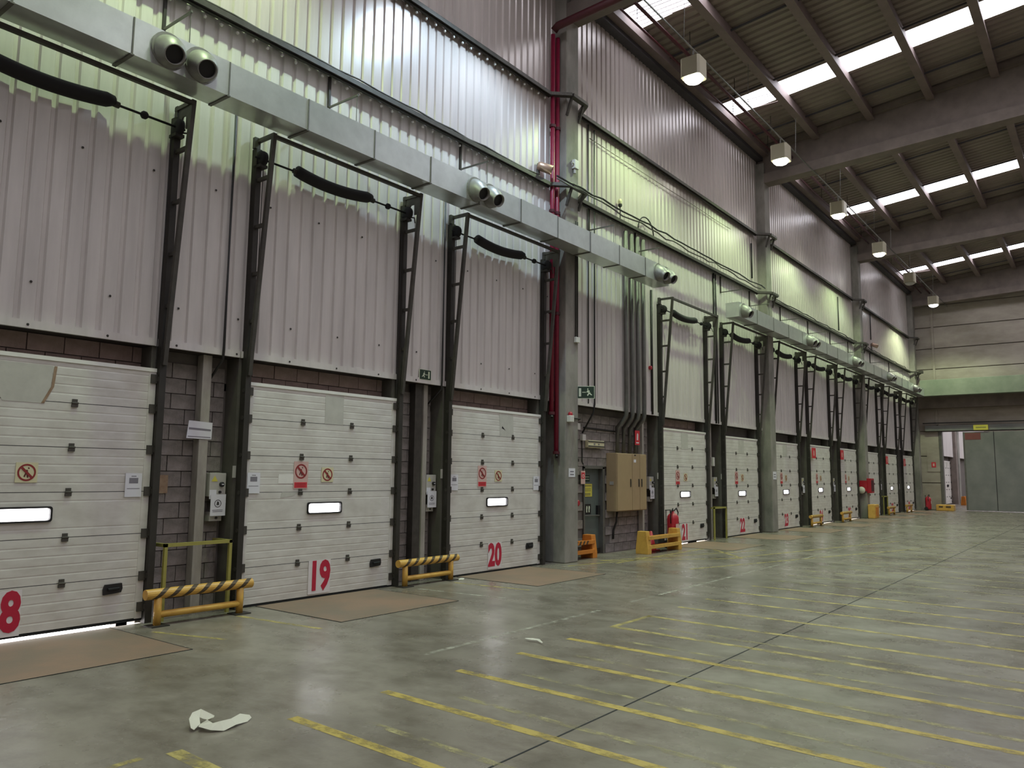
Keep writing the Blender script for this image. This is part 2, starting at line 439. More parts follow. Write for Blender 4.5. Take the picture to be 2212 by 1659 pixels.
# ---- horizontal rails with detours around the columns
def rail(name, z, label):
    root = thing(name, (X_WEST, 0, z), label, 'rail', kind='structure')
    stops = [X_WEST]
    for c in COLX: stops += [c-.35, c+COLW+.35]
    stops.append(X_END)
    for i in range(0, len(stops), 2):
        a, b = stops[i], stops[i+1]
        MB().box(a, b, -.12, .03, z-.01, z+.03).build('ledge_angle', 'frame_steel', root)
        MB().box(a, b, -.135, -.12, z-.05, z+.03).build('lip', 'frame_steel', root)
        MB().tube([(a, -.05, z-.05), (b, -.05, z-.05)], .025, 8).build('rail_tube', 'dark_steel', root, smooth=True)
    for c in COLX[1:]:
        pts = [(c-.36, -.06, z), (c-.02, -.43, z), (c+COLW+.05, -.43, z), (c+COLW+.36, -.06, z)]
        for p, q in zip(pts[:-1], pts[1:]):
            MB().bar(p, q, .12, .07, ref=(0, 0, 1)).build('column_loop', 'bracket_steel', root)
        for p in ((c+.02, -.40), (c+COLW, -.40)):
            MB().bar((p[0], p[1], z-.03), (p[0], -.27, z-.4), .05, .05).build('brace', 'bracket_steel', root)
    return root
r1 = rail('trim_1', RAIL1_Z, 'grey steel ledge rail with bolts above the ventilation duct')
r2 = rail('trim_2', RAIL2_Z, 'grey steel ledge rail high up between the tall wall sheets')
bolt = MB().lathe([(0, .03), (.02, .026), (.024, 0)], (0, 0, 0), (0, -1, 0), 8).mesh('bolt'); bolt.materials.append(MATS['plastic_white'])
for z, root, xa in ((RAIL1_Z-.12, r1, 4.3), (RAIL2_Z-.12, r2, 8.0)):
    xx = xa
    while xx < 13.2:
        o = bpy.data.objects.new('bolt', bolt); COL.objects.link(o); o.location = (xx, -.02, z); adopt(o, root); xx += .245

# ---- columns
for i, c in enumerate(COLX):
    far = ['west of the frame', 'with red riser pipes', 'between dock doors twenty-two and twenty-three', 'with the red hose cabinet', 'in the corner by the sliding door'][i]
    o = MB().box(c, c+COLW, -.27, WY+.03, 0, 12.6).build('column', 'concrete', bevel=.02)
    tag(o, 'square concrete column ' + far, 'column', kind='structure')

# ---- end wall with opening
OY0, OY1, OZ = -1.17, -5.9, 4.52
mb = MB().box(X_END, X_END+.3, OY0, .75, -.3, 16.2).box(X_END, X_END+.3, Y_FAR, OY1, -.3, 16.2).box(X_END, X_END+.3, OY1, OY0, OZ, 16.2)
wend = tag(mb.build('wall_end', 'concrete_brown'), 'end wall of long horizontal concrete panels above a wide doorway', 'wall', kind='structure')
zz = [0, 1.55, 3.1, 4.56, 5.9, 7.05, 8.2, 9.42, 10.7, 12.0, 13.3]
for a, b in zip(zz[:-1], zz[1:]):
    for y0, y1 in ((-1.10, .30), (-9.3, -1.16), (-17.5, -9.36)):
        y0b = y0
        if b <= 4.6 and y0 < -1.3:
            continue
        if b <= 4.6: y0b = -1.15
        MB().box(X_END-.09, X_END, y0b, y1, a+.022, b-.022).build('concrete_panel', 'panel_concrete', wend, bevel=.008)
MB().box(X_END-.14, X_END+.3, OY0-.14, OY0, 0, OZ).box(X_END-.14, X_END+.3, OY1, OY0, OZ, OZ+.12).build('door_jamb', 'conduit_grey', wend)
# pilaster strip beside the corner column
MB().box(X_END-.16, X_END-.09, -1.17, -1.05, 4.9, 13).build('pilaster', 'panel_concrete', wend)
# painted box beam and the recessed dark beam under it
o = MB().box(49.95, 50.75, -18, -.55, 6.5, 7.42).build('box_beam', 'beam_green', bevel=.01)
tag(o, 'pale green box beam crossing the end wall above the sliding door', 'beam', kind='structure')
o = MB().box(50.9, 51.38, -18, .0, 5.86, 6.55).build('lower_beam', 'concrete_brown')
tag(o, 'brown beam in shadow under the pale green box beam', 'beam', kind='structure')

# ---- other hall walls, closing the room
o = MB().box(X_WEST-.3, X_WEST, Y_FAR, .75, -.3, 16.5).build('wall_west', 'cladding'); tag(o, 'plain concrete wall closing the west end of the hall', 'wall', kind='structure')
o = MB().box(X_WEST, X_END, Y_FAR-.3, Y_FAR, -.3, 16.5).build('wall_south', 'cladding'); tag(o, 'plain pale concrete wall opposite the dock doors', 'wall', kind='structure')

# ---- roof
root = thing('ceiling', (X_WEST, 0, 13), 'sloping dark ribbed metal roof on purlins with bright skylight strips', 'roof', kind='structure')
SW = .48
edges = [X_WEST-.3]
for c in SKYX: edges += [c-SW, c+SW]
edges.append(X_END+.3)
def roof_strip(x0, x1):
    mb = MB(); n = max(1, round((x1-x0)/.29)); p = (x1-x0)/n; prof = []
    for i in range(n):
        a = x0+i*p; prof += [(a, 0), (a+p*.5, 0), (a+p*.6, .05), (a+p*.9, .05)]
    prof.append((x1, 0)); k = len(prof)
    for y in (.75, Y_FAR-.3):
        for a, h in prof: mb.v.append((a, y, roofz(y)+h))
    for i in range(k-1): mb.f.append((i, i+1, k+i+1, k+i))
    return mb.build('roof_sheet', 'roof_sheet', root)
for i in range(0, len(edges), 2): roof_strip(edges[i], edges[i+1])
ys = [.75] + PURL + [Y_FAR-.3]
for c in SKYX:
    for a, b in zip(ys[:-1], ys[1:]):
        if a > .3:
            MB().prism([(c-SW, 0), (c+SW, 0), (c+SW, .02), (c-SW, .02)], (0, a, roofz(a)), X, Z, (Vector((0, b, roofz(b)))-Vector((0, a, roofz(a)))).normalized(), (Vector((0, b, roofz(b)))-Vector((0, a, roofz(a)))).length).build('roof_sheet', 'roof_sheet', root)
            continue
        mb = MB(); mb.v = [(c-SW, a, roofz(a)+.01), (c+SW, a, roofz(a)+.01), (c+SW, b, roofz(b)+.01), (c-SW, b, roofz(b)+.01)]; mb.f = [(0, 1, 2, 3)]
        sk = mb.build('skylight_panel', 'skylight_glow', root)
        if a == PURL[0] and c > 10:       # dirty sheet laps near the eaves
            mb = MB()
            for t in (-.33, -.2, -.02, .14, .3):
                mb.box(c+t-.008, c+t+.008, b+.1, a-.12, roofz(a)-.02, roofz(a)-.005)
            mb.box(c-SW, c+SW, -1.02, -.98, roofz(a)-.03, roofz(a)-.015)
            mb.build('dirt_streak', 'roof_steel', sk)
pe = [X_WEST] + [c+COLW/2 for c in COLX] + [X_END]
for y in PURL:
    for a, b in zip(pe[:-1], pe[1:]):
        z1 = roofz(y)-.01
        MB().box(a+.12, b-.12, y-.075, y+.075, z1-.3, z1).box(a+.12, b-.12, y-.11, y+.11, z1-.34, z1-.29).build('purlin', 'roof_steel', root)
for c in SKYX:                               # trimmer bars and sag rods between purlins
    for a, b in zip(PURL[:-8], PURL[1:-7]):
        for xo in (-SW-.42, SW+1.55):
            MB().bar((c+xo, a, roofz(a)-.12), (c+xo, b, roofz(b)-.12), .05, .04, ref=(0, 0, 1)).build('sag_rod', 'eave_dark', root)
o = MB().box(X_WEST, X_END, -.2, .32, WALL_TOP, WALL_TOP+.45).build('eave_beam', 'eave_dark'); tag(o, 'dark eaves beam running along the top of the dock wall', 'beam', kind='structure')
for i, c in enumerate(COLX):
    xm = c+COLW/2; g = thing('roof_girder', (xm, 0, 11.85), 'deep concrete roof girder landing on the column ' + ['west of the frame', 'with red riser pipes', 'between dock doors twenty-two and twenty-three', 'with the red hose cabinet', 'by the end wall'][i], 'girder', kind='structure')
    def tap(x0, x1, f0, f1, name):
        mb = MB(); L = 27
        for y in (0.0, -25.9):
            for x, f in ((x0, f0), (x1, f0), (x1, f1), (x0, f1)): mb.v.append((x, y, f(y)))
        mb.f = [(0, 1, 2, 3), (4, 7, 6, 5), (0, 4, 5, 1), (1, 5, 6, 2), (2, 6, 7, 3), (3, 7, 4, 0)]
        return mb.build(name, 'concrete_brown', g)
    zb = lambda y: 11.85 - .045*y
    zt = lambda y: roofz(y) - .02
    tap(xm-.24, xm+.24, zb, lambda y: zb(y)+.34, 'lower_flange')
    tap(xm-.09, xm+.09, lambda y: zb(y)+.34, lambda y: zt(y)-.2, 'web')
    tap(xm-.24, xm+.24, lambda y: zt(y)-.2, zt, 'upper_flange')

# ---- neighbouring hall seen through the doorway
NX = X_END+.3
o = MB().box(NX, 82, .33, .7, -.3, 9).build('wall_next_hall', 'mortar'); tag(o, 'dock wall of the next hall seen through the doorway', 'wall', kind='structure')
nw = o
for a in range(6): rib_sheet(NX+a*5, NX+a*5+5, CLAD_Z0, 9, 'cladding', parent=nw)
o = MB().box(NX, 82, -16.3, -16, -.3, 9).box(82, 82.3, -16, .7, -.3, 9).build('wall_next_hall', 'panel_concrete'); tag(o, 'plain far walls of the next hall beyond the doorway', 'wall', kind='structure')
o = MB().box(NX, 82.3, -16.3, .7, 9, 9.2).build('ceiling_next_hall', 'roof_sheet'); tag(o, 'flat roof of the next hall beyond the doorway', 'roof', kind='structure')
for x in (56, 62, 68, 74):
    MB().box(x, x+1.4, -15, -1, 8.97, 8.99).build('skylight_panel', 'skylight_glow', o)  # added glowing strips, out of view, that light the next hall

# ================================================================== SECTIONAL DOCK DOORS
def panel_prism(mb, x0, x1, z0, z1, grooves):
    poly = [(.045, z0), (.045, z1), (0, z1)]
    for g in sorted(grooves, reverse=True):
        if z0+.015 < g < z1-.015: poly += [(0, g+.012), (.0018, g+.005), (.0018, g-.005), (0, g-.012)]
    poly.append((0, z0))
    mb.prism(poly, (x0, 0, 0), Y, Z, X, x1-x0)
hinge_me = MB().box(-.028, .028, -.014, 0, -.045, .045).box(-.034, .034, -.02, 0, -.045, -.012).tube([(-.036, -.018, .0), (.036, -.018, .0)], .011, 6).mesh('hinge'); hinge_me.materials.append(MATS['bracket_steel'])
roll_me = MB().box(-.05, .05, -.02, 0, -.055, .055).box(-.075, -.02, -.055, -.01, -.03, .03).tube([(-.11, -.03, 0), (-.02, -.03, 0)], .012, 6).lathe([(0, 0), (.028, 0), (.028, .03), (0, .03)], (-.115, -.03, 0), (1, 0, 0), 8).mesh('roller_bracket'); roll_me.materials.append(MATS['frame_steel'])
NUMTXT = {}
WIN = (1.07, 1.69, 1.185, 1.34)
def make_door(s, no, n):
    x0, x1 = XL(s), XR(s)
    root = thing('door_%d' % n, (x0, 0, 0), 'white sectional dock door bearing the red number %s' % NUM[no], 'door', kind='structure')
    for k in range(6):
        z0, z1 = .5*k+.004, .5*k+.496
        gr = [.5*k + f for f in (.1, .2, .3, .4)]
        mb = MB()
        if k == 2:
            a, b, c, d = x0+WIN[0], x0+WIN[1], WIN[2], WIN[3]
            panel_prism(mb, x0, x1, z0, c, gr); panel_prism(mb, x0, x1, d, z1, gr)
            panel_prism(mb, x0, a, c, d, []); panel_prism(mb, b, x1, c, d, [])
        else:
            panel_prism(mb, x0, x1, z0, z1, gr)
        p = mb.build('panel', 'door_white', root)
        MB().box(x0, x0+.09, -.004, 0, z0, z1).box(x1-.09, x1, -.004, 0, z0, z1).build('end_cap', 'door_white', p)
        if k:
            MB().box(x0, x1, .003, .043, .5*k-.006, .5*k+.006).build('joint_seal', 'print_dark', p)
            for xh in (.93, 1.85):
                o = link('hinge', hinge_me, None); o.location = (x0+xh, 0, .5*k); adopt(o, p)
        for sx, xb in ((1, x0+.02), (-1, x1-.02)):
            o = link('roller_bracket', roll_me, None); o.location = (xb, -.004, .5*k + (.0 if k else .14)); o.scale = (sx, 1, 1); adopt(o, p)
        if k == 5:
            for sx, xb in ((1, x0+.02), (-1, x1-.02)):
                o = link('roller_bracket', roll_me, None); o.location = (xb, -.004, 2.87); o.scale = (sx, 1, 1); adopt(o, p)
            MB().box(x0, x1, -.012, .05, 2.955, 3.0).build('top_rail', 'door_edge', p)
        if k == 2:
            a, b, c, d = x0+WIN[0], x0+WIN[1], WIN[2], WIN[3]
            def rr(x0_, x1_, z0_, z1_, r):
                P = []
                for cx, cz, t0 in ((x1_-r, z1_-r, 0), (x0_+r, z1_-r, 90), (x0_+r, z0_+r, 180), (x1_-r, z0_+r, 270)):
                    for t in (0, 30, 60, 90): P.append((cx+r*math.cos(math.radians(t0+t)), cz+r*math.sin(math.radians(t0+t))))
                return P
            out, inn = rr(a-.008, b+.008, c-.008, d+.008, .03), rr(a+.012, b-.012, c+.01, d-.012, .03)
            mb = MB(); q = len(out)
            for y in (-.022, .02):
                for P in (out, inn):
                    mb.v += [(u, y, v) for u, v in P]
            for j in range(q):
                e = (j+1) % q
                mb.f += [(j, e, q+e, q+j), (2*q+j, 3*q+j, 3*q+e, 2*q+e), (j, 2*q+j, 2*q+e, e), (q+j, q+e, 3*q+e, 3*q+j)]
            fr = mb.build('window_frame', 'plastic_black', p)
            MB().box(a+.01, b-.01, .018, .022, c+.01, d-.01).build('pane', 'window_pane', fr)
        if k == 0:
            hx, hz = x0+2.31, .32
            MB().prism([(0, 0), (.2, .015), (.215, .06), (.205, .12), (.015, .115), (-.005, .06)], (hx, -.028, hz), X, Z, Y, .03).build('handle_plate', 'plastic_black', p)
            MB().tube([(hx+.04, -.04, hz+.06), (hx+.17, -.04, hz+.065)], .016, 8).build('grip', 'rubber', p)
            MB().box(x0, x1, .0, .05, -.022, .012).build('bottom_seal', 'rubber', p)
    return root
GAP = {18: .055, 21: .05, 24: .05, 25: .05, 28: .05}
proto = None
for n, (no, s) in enumerate(DOORS.items(), 1):
    if proto is None:
        proto = make_door(s, no, n); d = proto; base = s
    else:
        d = copy_tree(proto); d.name = 'door_%d' % n; d.location = (XL(s), 0, 0); d['label'] = 'white sectional dock door bearing the red number %s' % NUM[no]
    d.location.z = GAP.get(no, .022)
    if no not in GAP:
        MB().box(XL(s), XR(s), 0.0, .5, -.3, 0.0).build('threshold', 'floor_concrete', floor)
# torn and patched sheets on the two nearest doors, smudges
def patch(s, pts, material='door_scuff', y=-.003, name='patch', zoff=.022):
    d = [o for o in bpy.data.objects if o.name == 'door_%d' % (list(DOORS.values()).index(s)+1)][0]
    MB().prism(pts, (XL(s), y, zoff), X, Z, Y, .003).build(name, material, d)
patch(-1, [(.95, 2.95), (1.02, 2.70), (1.12, 2.53), (1.5, 2.53), (1.58, 2.7), (1.6, 2.95)], zoff=.0)
patch(-1, [(1.50, 2.53), (1.53, 2.53), (1.62, 2.72), (1.64, 2.95), (1.61, 2.95), (1.59, 2.72)], 'wood_tag', -.006, 'tear', zoff=.0)
patch(0, [(1.33, 2.5), (1.33, 2.97), (1.68, 2.97), (1.68, 2.5)])
patch(0, [(.55, 1.62), (.55, 1.75), (.88, 1.75), (.88, 1.62)], 'door_edge')
patch(0, [(.6, 1.42), (.62, 1.5), (.9, 1.5), (.8, 1.44)], 'door_scuff')
patch(1, [(1.45, 2.5), (1.42, 2.96), (1.85, 2.96), (1.88, 2.5)])
patch(1, [(1.50, 2.66), (1.52, 2.70), (1.62, 2.62)], 'plastic_black', -.004, 'tear')
for s in (3, 4, 5): patch(s, [(1.18, 2.5), (1.18, 2.95), (1.6, 2.95), (1.6, 2.5)])

# ================================================================== LIFT FRAMES ABOVE THE DOORS
def make_frame(s, label):
    x0, x1 = XL(s), XR(s)
    root = thing('lift_frame', (x0, 0, 0), label, 'lift frame', 'lift frames over the dock doors')
    for sg, xe in ((-1, x0), (1, x1)):
        a, b = sorted((xe+sg*.004, xe+sg*.13))
        MB().box(min(a, xe-sg*.05), max(b, xe-sg*.05), .05, .33, 0, 3.335).build('side_post', 'post_steel', root)
        a, b = sorted((xe+sg*.006, xe+sg*.09))
        MB().box(a, b, -.07, .042, 0, 6.3).build('track', 'dark_steel', root)
        xc = xe+sg*.05
        MB().bar((xc, -.08, 3.1), (xc, -.40, 6.44), .055, .055).build('front_post', 'frame_steel', root)
        for z in (3.84, 4.5, 5.17, 5.84):
            yf = -.08 - .32*(z-3.1)/3.34
            MB().bar((xc, -.06, z), (xc, yf, z), .045, .045, ref=(0, 0, 1)).build('rung', 'frame_steel', root)
        MB().bar((xc, 0.0, 6.42), (xc, -.42, 6.42), .05, .05, ref=(0, 0, 1)).build('side_arm', 'frame_steel', root)
        MB().box(min(xc, xc+sg*.05)-.02, max(xc, xc+sg*.05)+.02, -.06, .0, 6.3, 6.46).build('post_cap', 'frame_steel', root)
        xd = xe+sg*.03
        dr = MB().lathe([(0, -.045), (.05, -.045), (.11, -.04), (.115, 0), (.11, .03), (.06, .045), (0, .045)], (xd, -.11, 6.15), (1, 0, 0), 18).build('cable_drum', 'spring_black', root, smooth=True)
        MB().box(xd-.06, xd+.06, -.16, .0, 6.02, 6.06).build('bearing_plate', 'dark_steel', dr)
        MB().tube([(xe-sg*.03, -.06, 6.05), (xe-sg*.03, -.03, 3.1)], .006, 5).build('lift_cable', 'conduit_dark', root)
    xr = x1+.05
    MB().prism([(-.07, 6.42), (-.39, 6.42), (-.35, 6.1), (-.26, 6.1), (-.26, 6.28), (-.18, 6.28), (-.12, 6.18), (-.07, 6.18)], (xr-.01, 0, 0), Y, Z, X, .02).build('gusset_plate', 'frame_steel', root)
    MB().tube([(xr+.02, -.1, 6.1), (xr+.06, -.2, 6.08), (xr+.04, -.24, 5.98)], .012, 6).build('hand_lever', 'frame_steel', root)
    MB().bar((x0-.06, -.40, 6.40), (x1+.06, -.40, 6.40), .05, .05, ref=(0, 0, 1)).build('header', 'frame_steel', root)
    MB().tube([(x0-.14, -.11, 6.15), (x1+.12, -.11, 6.15)], .015, 8).build('shaft', 'spring_black', root, smooth=True)
    path, rs = [], []
    for i in range(17):
        t = i/16; path.append((x0+.56+1.44*t, -.11, 6.165 + .02*t - .075*4*t*(1-t)*(1-.15*t))); rs.append(.088 if 0 < i < 16 else .06)
    path = [(path[0][0]-.015, -.11, path[0][2])] + path[0:]; rs = [.05] + [.085] + rs[1:]
    MB().tube(path, .088, 14, rs=rs).build('spring_sleeve', 'spring_black', root, smooth=True)
    MB().lathe([(0, -.04), (.03, -.04), (.048, -.02), (.048, .02), (.03, .04), (0, .04)], (x0+2.37, -.11, 6.15), (1, 0, 0), 12).build('coupling', 'spring_black', root, smooth=True)
    for a in (.5, 1.98): MB().tube([(x0+a, -.11, 6.155), (x0+a+.08, -.11, 6.15)], .04, 10).build('spring_plug', 'dark_steel', root)
    return root
fproto = None
for no, s in DOORS.items():
    lab = 'black steel lift frame with sagging spring sleeve above dock door %s' % NUM[no]
    if fproto is None: fproto = make_frame(s, lab)
    else: dup(fproto, (XL(s)-XL(-1), 0, 0), lab)

# ================================================================== VENTILATION DUCTS
DY0, DY1, DZ0, DZ1 = -.78, -.37, 6.49, 6.93
def nozzle(parent, x):
    c = Vector((x, DY0, 6.71)); d = Vector((-.20, -1, -.58)).normalized()
    b = MB().lathe([(.18, -.05), (.185, .02), (.182, .08), (.165, .16), (.13, .22), (.112, .25), (.116, .3), (.104, .3), (.104, .2)], c + d*.01, d, 24).build('nozzle', 'nozzle_metal', parent, smooth=True)
    MB().lathe([(.2, 0), (.215, 0), (.215, .035), (.18, .035)], c, (0, -1, 0), 24).build('collar', 'nozzle_metal', b, smooth=False)
    MB().lathe([(0, .24), (.107, .24)], c + d*.01, d, 20).build('throat_shade', 'plastic_black', b)  # black disc standing in for the shade inside the open mouth
def duct(x0, x1, label, nozzles, hangers, sec=1.2):
    root = thing('ventilation_duct', (x0, -.57, DZ0), label, 'duct', 'ventilation ducts')
    n = max(1, round((x1-x0)/sec)); p = (x1-x0)/n
    for i in range(n):
        a = x0+i*p; e = .004*(i % 2)
        q = MB().box(a, a+p-.004, DY0-e, DY1, DZ0-e, DZ1+e).build('duct_section', 'galvanised', root)
        if i:
            MB().box(a-.022, a+.022, DY0-.014, DY1+.01, DZ0-.016, DZ0).box(a-.008, a+.008, DY0-.012, DY0, DZ0, DZ1).build('flange', 'conduit_grey', q)
    for x in nozzles: nozzle(root, x)
    for x in hangers:
        h = MB().bar((x, .03, 7.42), (x, -.66, 7.42), .025, .025, ref=(0, 0, 1)).build('hanger_arm', 'conduit_grey', root)
        MB().bar((x, .01, 7.92), (x, .01, 7.40), .04, .03).build('hanger_strap', 'dark_steel', h)
        MB().tube([(x, -.64, 7.42), (x, -.64, DZ1)], .006, 5).build('drop_rod', 'conduit_grey', h)
    return root
duct(-7.0, 17.45, 'galvanised rectangular air duct running over dock doors eighteen to twenty', [4.42, 4.83, 10.0, 10.4, 16.86, 17.26], [1.9, 4.75, 7.42, 10.5, 15.0, 17.2])
duct(22.03, 49.9, 'galvanised rectangular air duct running over the far dock doors', [22.35, 28.55, 28.95, 34.7, 35.1, 40.9, 41.3, 47.0, 47.4], [22.6, 25.0, 28.0, 31.2, 34.2, 37, 41, 45], 1.5)

# ================================================================== HIGH BAY LAMPS
GREEN, COOL = (.68, 1.0, .50), (.60, .82, 1.0)
def lamp(x, label, glow, color, power):
    y, z = -1.95, 11.12
    root = thing('high_bay_lamp', (x, y, z), label, 'lamp', 'square high bay lamps along the roof')
    o = 0.24
    poly = [(-o, -o+.05), (-o+.05, -o), (o-.05, -o), (o, -o+.05), (o, o-.05), (o-.05, o), (-o+.05, o), (-o, o-.05)]
    MB().prism(poly, (x, y, z+.02), X, Y, Z, .46).build('housing', 'lamp_shell', root)
    MB().lathe([(0, -.09), (.1, -.085), (.17, -.055), (.215, -.01), (.215, .015)], (x, y, z), (0, 0, 1), 20).build('lens', glow, root, smooth=True)
    MB().tube([(x, y, z+.48), (x, y, 11.8601)], .02, 6).build('hanger', 'conduit_grey', root)
    if power:
        ld = bpy.data.lights.new('lamp_beam', 'SPOT'); ld.energy = power; ld.color = color; ld.spot_size = math.radians(138); ld.spot_blend = .45; ld.shadow_soft_size = .1
        lo = bpy.data.objects.new('lamp_beam', ld); COL.objects.link(lo); lo.location = (x, y, z-.12); adopt(lo, root)
LX = 16.52
lamp(LX-2*6.1, 'square high bay lamp over the near end of the duct beyond dock door eighteen', 'lamp_glow', GREEN, LAMP_W*1.2)
lamp(LX-6.1, 'square high bay lamp with cool white light between dock doors nineteen and twenty', 'lamp_glow_cool', COOL, LAMP_W*1.15)
for k, t in ((0, 'square lit high bay lamp nearest to the red riser column'), (1, 'square lit high bay lamp before the girder above dock door twenty-two'), (2, 'square lit high bay lamp just past the first full girder'), (3, 'square lit high bay lamp in front of the second girder')):
    lamp(LX+k*6.085, t, 'lamp_glow', GREEN, LAMP_W)
lamp(LX+4*6.085, 'square high bay lamp that is switched off', 'lamp_off', GREEN, 0)
lamp(LX+5*6.085, 'square lit high bay lamp closest to the end wall', 'lamp_glow_cool', (.80, 1, .60), LAMP_W*1.7)
o = thing('lamp_trunking', (-8, -1.95, 11.93), 'thin grey trunking from which the high bay lamps hang', 'trunking')
MB().box(-8, 51.4, -1.965, -1.935, 11.86, 11.89).build('trunk', 'conduit_grey', o)
for x in (-4, 2, 8, 11, 16, 20, 24, 29, 34, 37, 41, 47): MB().tube([(x, -1.95, 11.88), (x, -1.99, 13.02)], .008, 5).build('drop_rod', 'conduit_grey', o)

# ================================================================== PIPES
o = thing('sprinkler_pipe', (-8, -1.2, 12.6), 'dark red sprinkler pipe under the roof next to the dock wall', 'pipe', 'sprinkler pipes')
MB().tube([(-8, -1.2, 12.6), (51, -1.2, 12.6)], .045, 8).build('pipe_run', 'pipe_red_dark', o, smooth=True)
for x in range(-6, 50, 3): MB().tube([(x, -1.2, 12.6), (x, -1.2, roofz(-1.2))], .01, 5).build('pipe_hanger', 'dark_steel', o)
o = thing('sprinkler_pipe', (-8, -.75, 12.68), 'thinner dark red sprinkler pipe closest to the eaves beam', 'pipe', 'sprinkler pipes')
MB().tube([(-8, -.75, 12.68), (51, -.75, 12.68)], .03, 8).build('pipe_run', 'pipe_red_dark', o, smooth=True)
for x in range(-5, 50, 3): MB().tube([(x, -.75, 12.68), (x, -.75, roofz(-.75))], .01, 5).build('pipe_hanger', 'dark_steel', o)
o = thing('sprinkler_main', (13.42, -.1, 11.6), 'thick dark red sprinkler main crossing under the roof from the riser column', 'pipe')
MB().tube([(13.38, -.1, 11.5), (13.38, -.2, 11.58), (13.4, -25.5, 12.7)], .085, 10).build('pipe_run', 'pipe_red_dark', o, smooth=True)
for y in (-2, -5, -8): MB().tube([(13.4, y, 11.6-.04*y), (13.4, y, roofz(y))], .012, 5).build('pipe_hanger', 'dark_steel', o)
for x, z0, lab, r in ((13.36, 3.05, 'red fire riser pipe ending short beside the concrete column', .05), (13.545, 2.24, 'red fire riser pipe reaching lowest beside the concrete column', .05)):
    o = thing('riser_pipe', (x, -.09, z0), lab, 'pipe', 'red riser pipes')
    MB().tube([(x, -.09, z0), (x, -.09, 11.40)], r, 12).build('pipe_run', 'pipe_red', o, smooth=True)
    for z in (z0+.02, 5.2, 7.4, 9.3): MB().lathe([(r, -.03), (r+.02, -.03), (r+.02, .03), (r, .03)], (x, -.09, z), (0, 0, 1), 12).build('coupling', 'pipe_red_dark', o)
    MB().tube([(x, -.09, z0), (x-.05, -.14, z0-.07), (x-.05, -.14, z0-.1)], .03, 8).build('drain_valve', 'dark_steel', o)

# vertical conduits on the sheets
def conduit(path, r, label, material='conduit_dark', cat='conduit', group='vertical conduits on the dock wall', name='conduit', clips=()):
    o = MB().tube(path, r, 8).build(name, material, None, smooth=True)
    tag(o, label, cat, group)
    return o
conduit([(5.83, -.01, 6.85), (5.83, -.01, 3.42), (5.83, .0, 3.28), (5.80, .27, 3.0), (5.80, .27, 1.8)], .018, 'black conduit dropping from the duct to the control box between doors eighteen and nineteen')
conduit([(10.1, -.01, 6.85), (10.1, -.01, 3.42), (10.1, .0, 3.28), (10.02, .27, 3.0), (10.02, .27, 1.8)], .018, 'black conduit dropping from the duct to the control box between doors nineteen and twenty')
conduit([(14.95, 0, 9.95), (14.95, 0, 3.4)], .014, 'thin black conduit closer to the riser column beside the exit sign')
conduit([(15.2, -.01, 9.9), (15.2, -.01, 3.4), (15.2, .03, 3.2), (15.12, .27, 2.75)], .02, 'thin black conduit bending down to the emergency light')
conduit([(18.02, 0, 6.6), (18.02, 0, 3.36)], .03, 'black conduit on the sheets beside the lift frame of door twenty-one')
conduit([(22.05, 0, 7.9), (22.05, 0, 3.36)], .03, 'black conduit on the sheets between dock doors twenty-one and twenty-two')
conduit([(22.2, 0, 7.9), (22.2, 0, 6.3), (22.22, 0, 3.36)], .02, 'thinner black conduit on the sheets between dock doors twenty-one and twenty-two')
conduit([(26.75, -.0, 6.4), (26.75, -.0, 4.4)], .02, 'black pull cord with white knob beside the column at door twenty-three')
o = MB().lathe([(0, -.07), (.05, -.06), (.06, 0), (.05, .06), (0, .07)], (26.75, -.03, 4.33), (0, 0, 1), 10).build('pull_knob', 'plastic_white', None, smooth=True); tag(o, 'white knob at the end of the pull cord by the column at door twenty-three', 'knob')
for i, (x, lab) in enumerate(((16.6, 'first'), (16.9, 'second'), (17.2, 'third'), (17.5, 'fourth'))):
    conduit([(x, -.045, 7.8), (x, -.045, 3.3), (x+.02, -.01, 3.2), (x-.02, .2, 2.95), (x-.02, .2, 2.34)], .052, 'thick grey conduit entering the tan cabinet top, %s from the fire door' % lab, 'conduit_grey', group='thick conduits above the tan cabinet')
for x, z0, z1, lab in ((25.2, 8.4, 9.6, 'short black cable on the sheets before the column at doors twenty-two and twenty-three'), (35.5, 8.2, 9.7, 'short black cable on the sheets above door twenty-five'), (39.6, 8.1, 9.9, 'black cable beside the column with the hose cabinet'), (41.2, 8.6, 9.9, 'black cable holding the far horn speaker')):
    conduit([(x, -.02, z1), (x, -.02, z0)], .025, lab)

# cables along the lower rail
def cable(x0, x1, y, z, amp, r, label, mt='conduit_dark', step=.45):
    P = []; xx = x0
    while xx <= x1:
        P.append((xx, y+random.uniform(-.02, .02), z + random.uniform(-amp, amp))); xx += step
    o = MB().tube(P, r, 6).build('cable', mt, None, smooth=True); tag(o, label, 'cable', 'cables on the lower rail')
cable(2.5, 13.1, -.10, 8.03, .014, .016, 'grey cable lying on the lower rail above doors eighteen to twenty', 'conduit_grey')
cable(3.0, 13.1, -.05, 8.045, .022, .014, 'black cable lying on the lower rail above doors eighteen to twenty')
cable(12.9, 25.4, -.52, 7.95, .03, .022, 'black cable sagging along the lower rail past the riser column')
cable(13.0, 24.8, -.47, 7.90, .05, .018, 'grey loose cable sagging along the lower rail past the riser column', 'conduit_grey')
cable(26.6, 49, -.12, 8.05, .02, .02, 'black cable lying on the far part of the lower rail')
cable(15.0, 24.4, -.03, 9.62, .012, .012, 'thin pale wire strung under the upper rail beyond the riser column', 'post_pale', 1.2)
P = [(17.15 + .42*(1-math.cos(t)) , -.1, 7.98+.42*math.sin(t)) for t in [math.pi*i/12 for i in range(13)]]
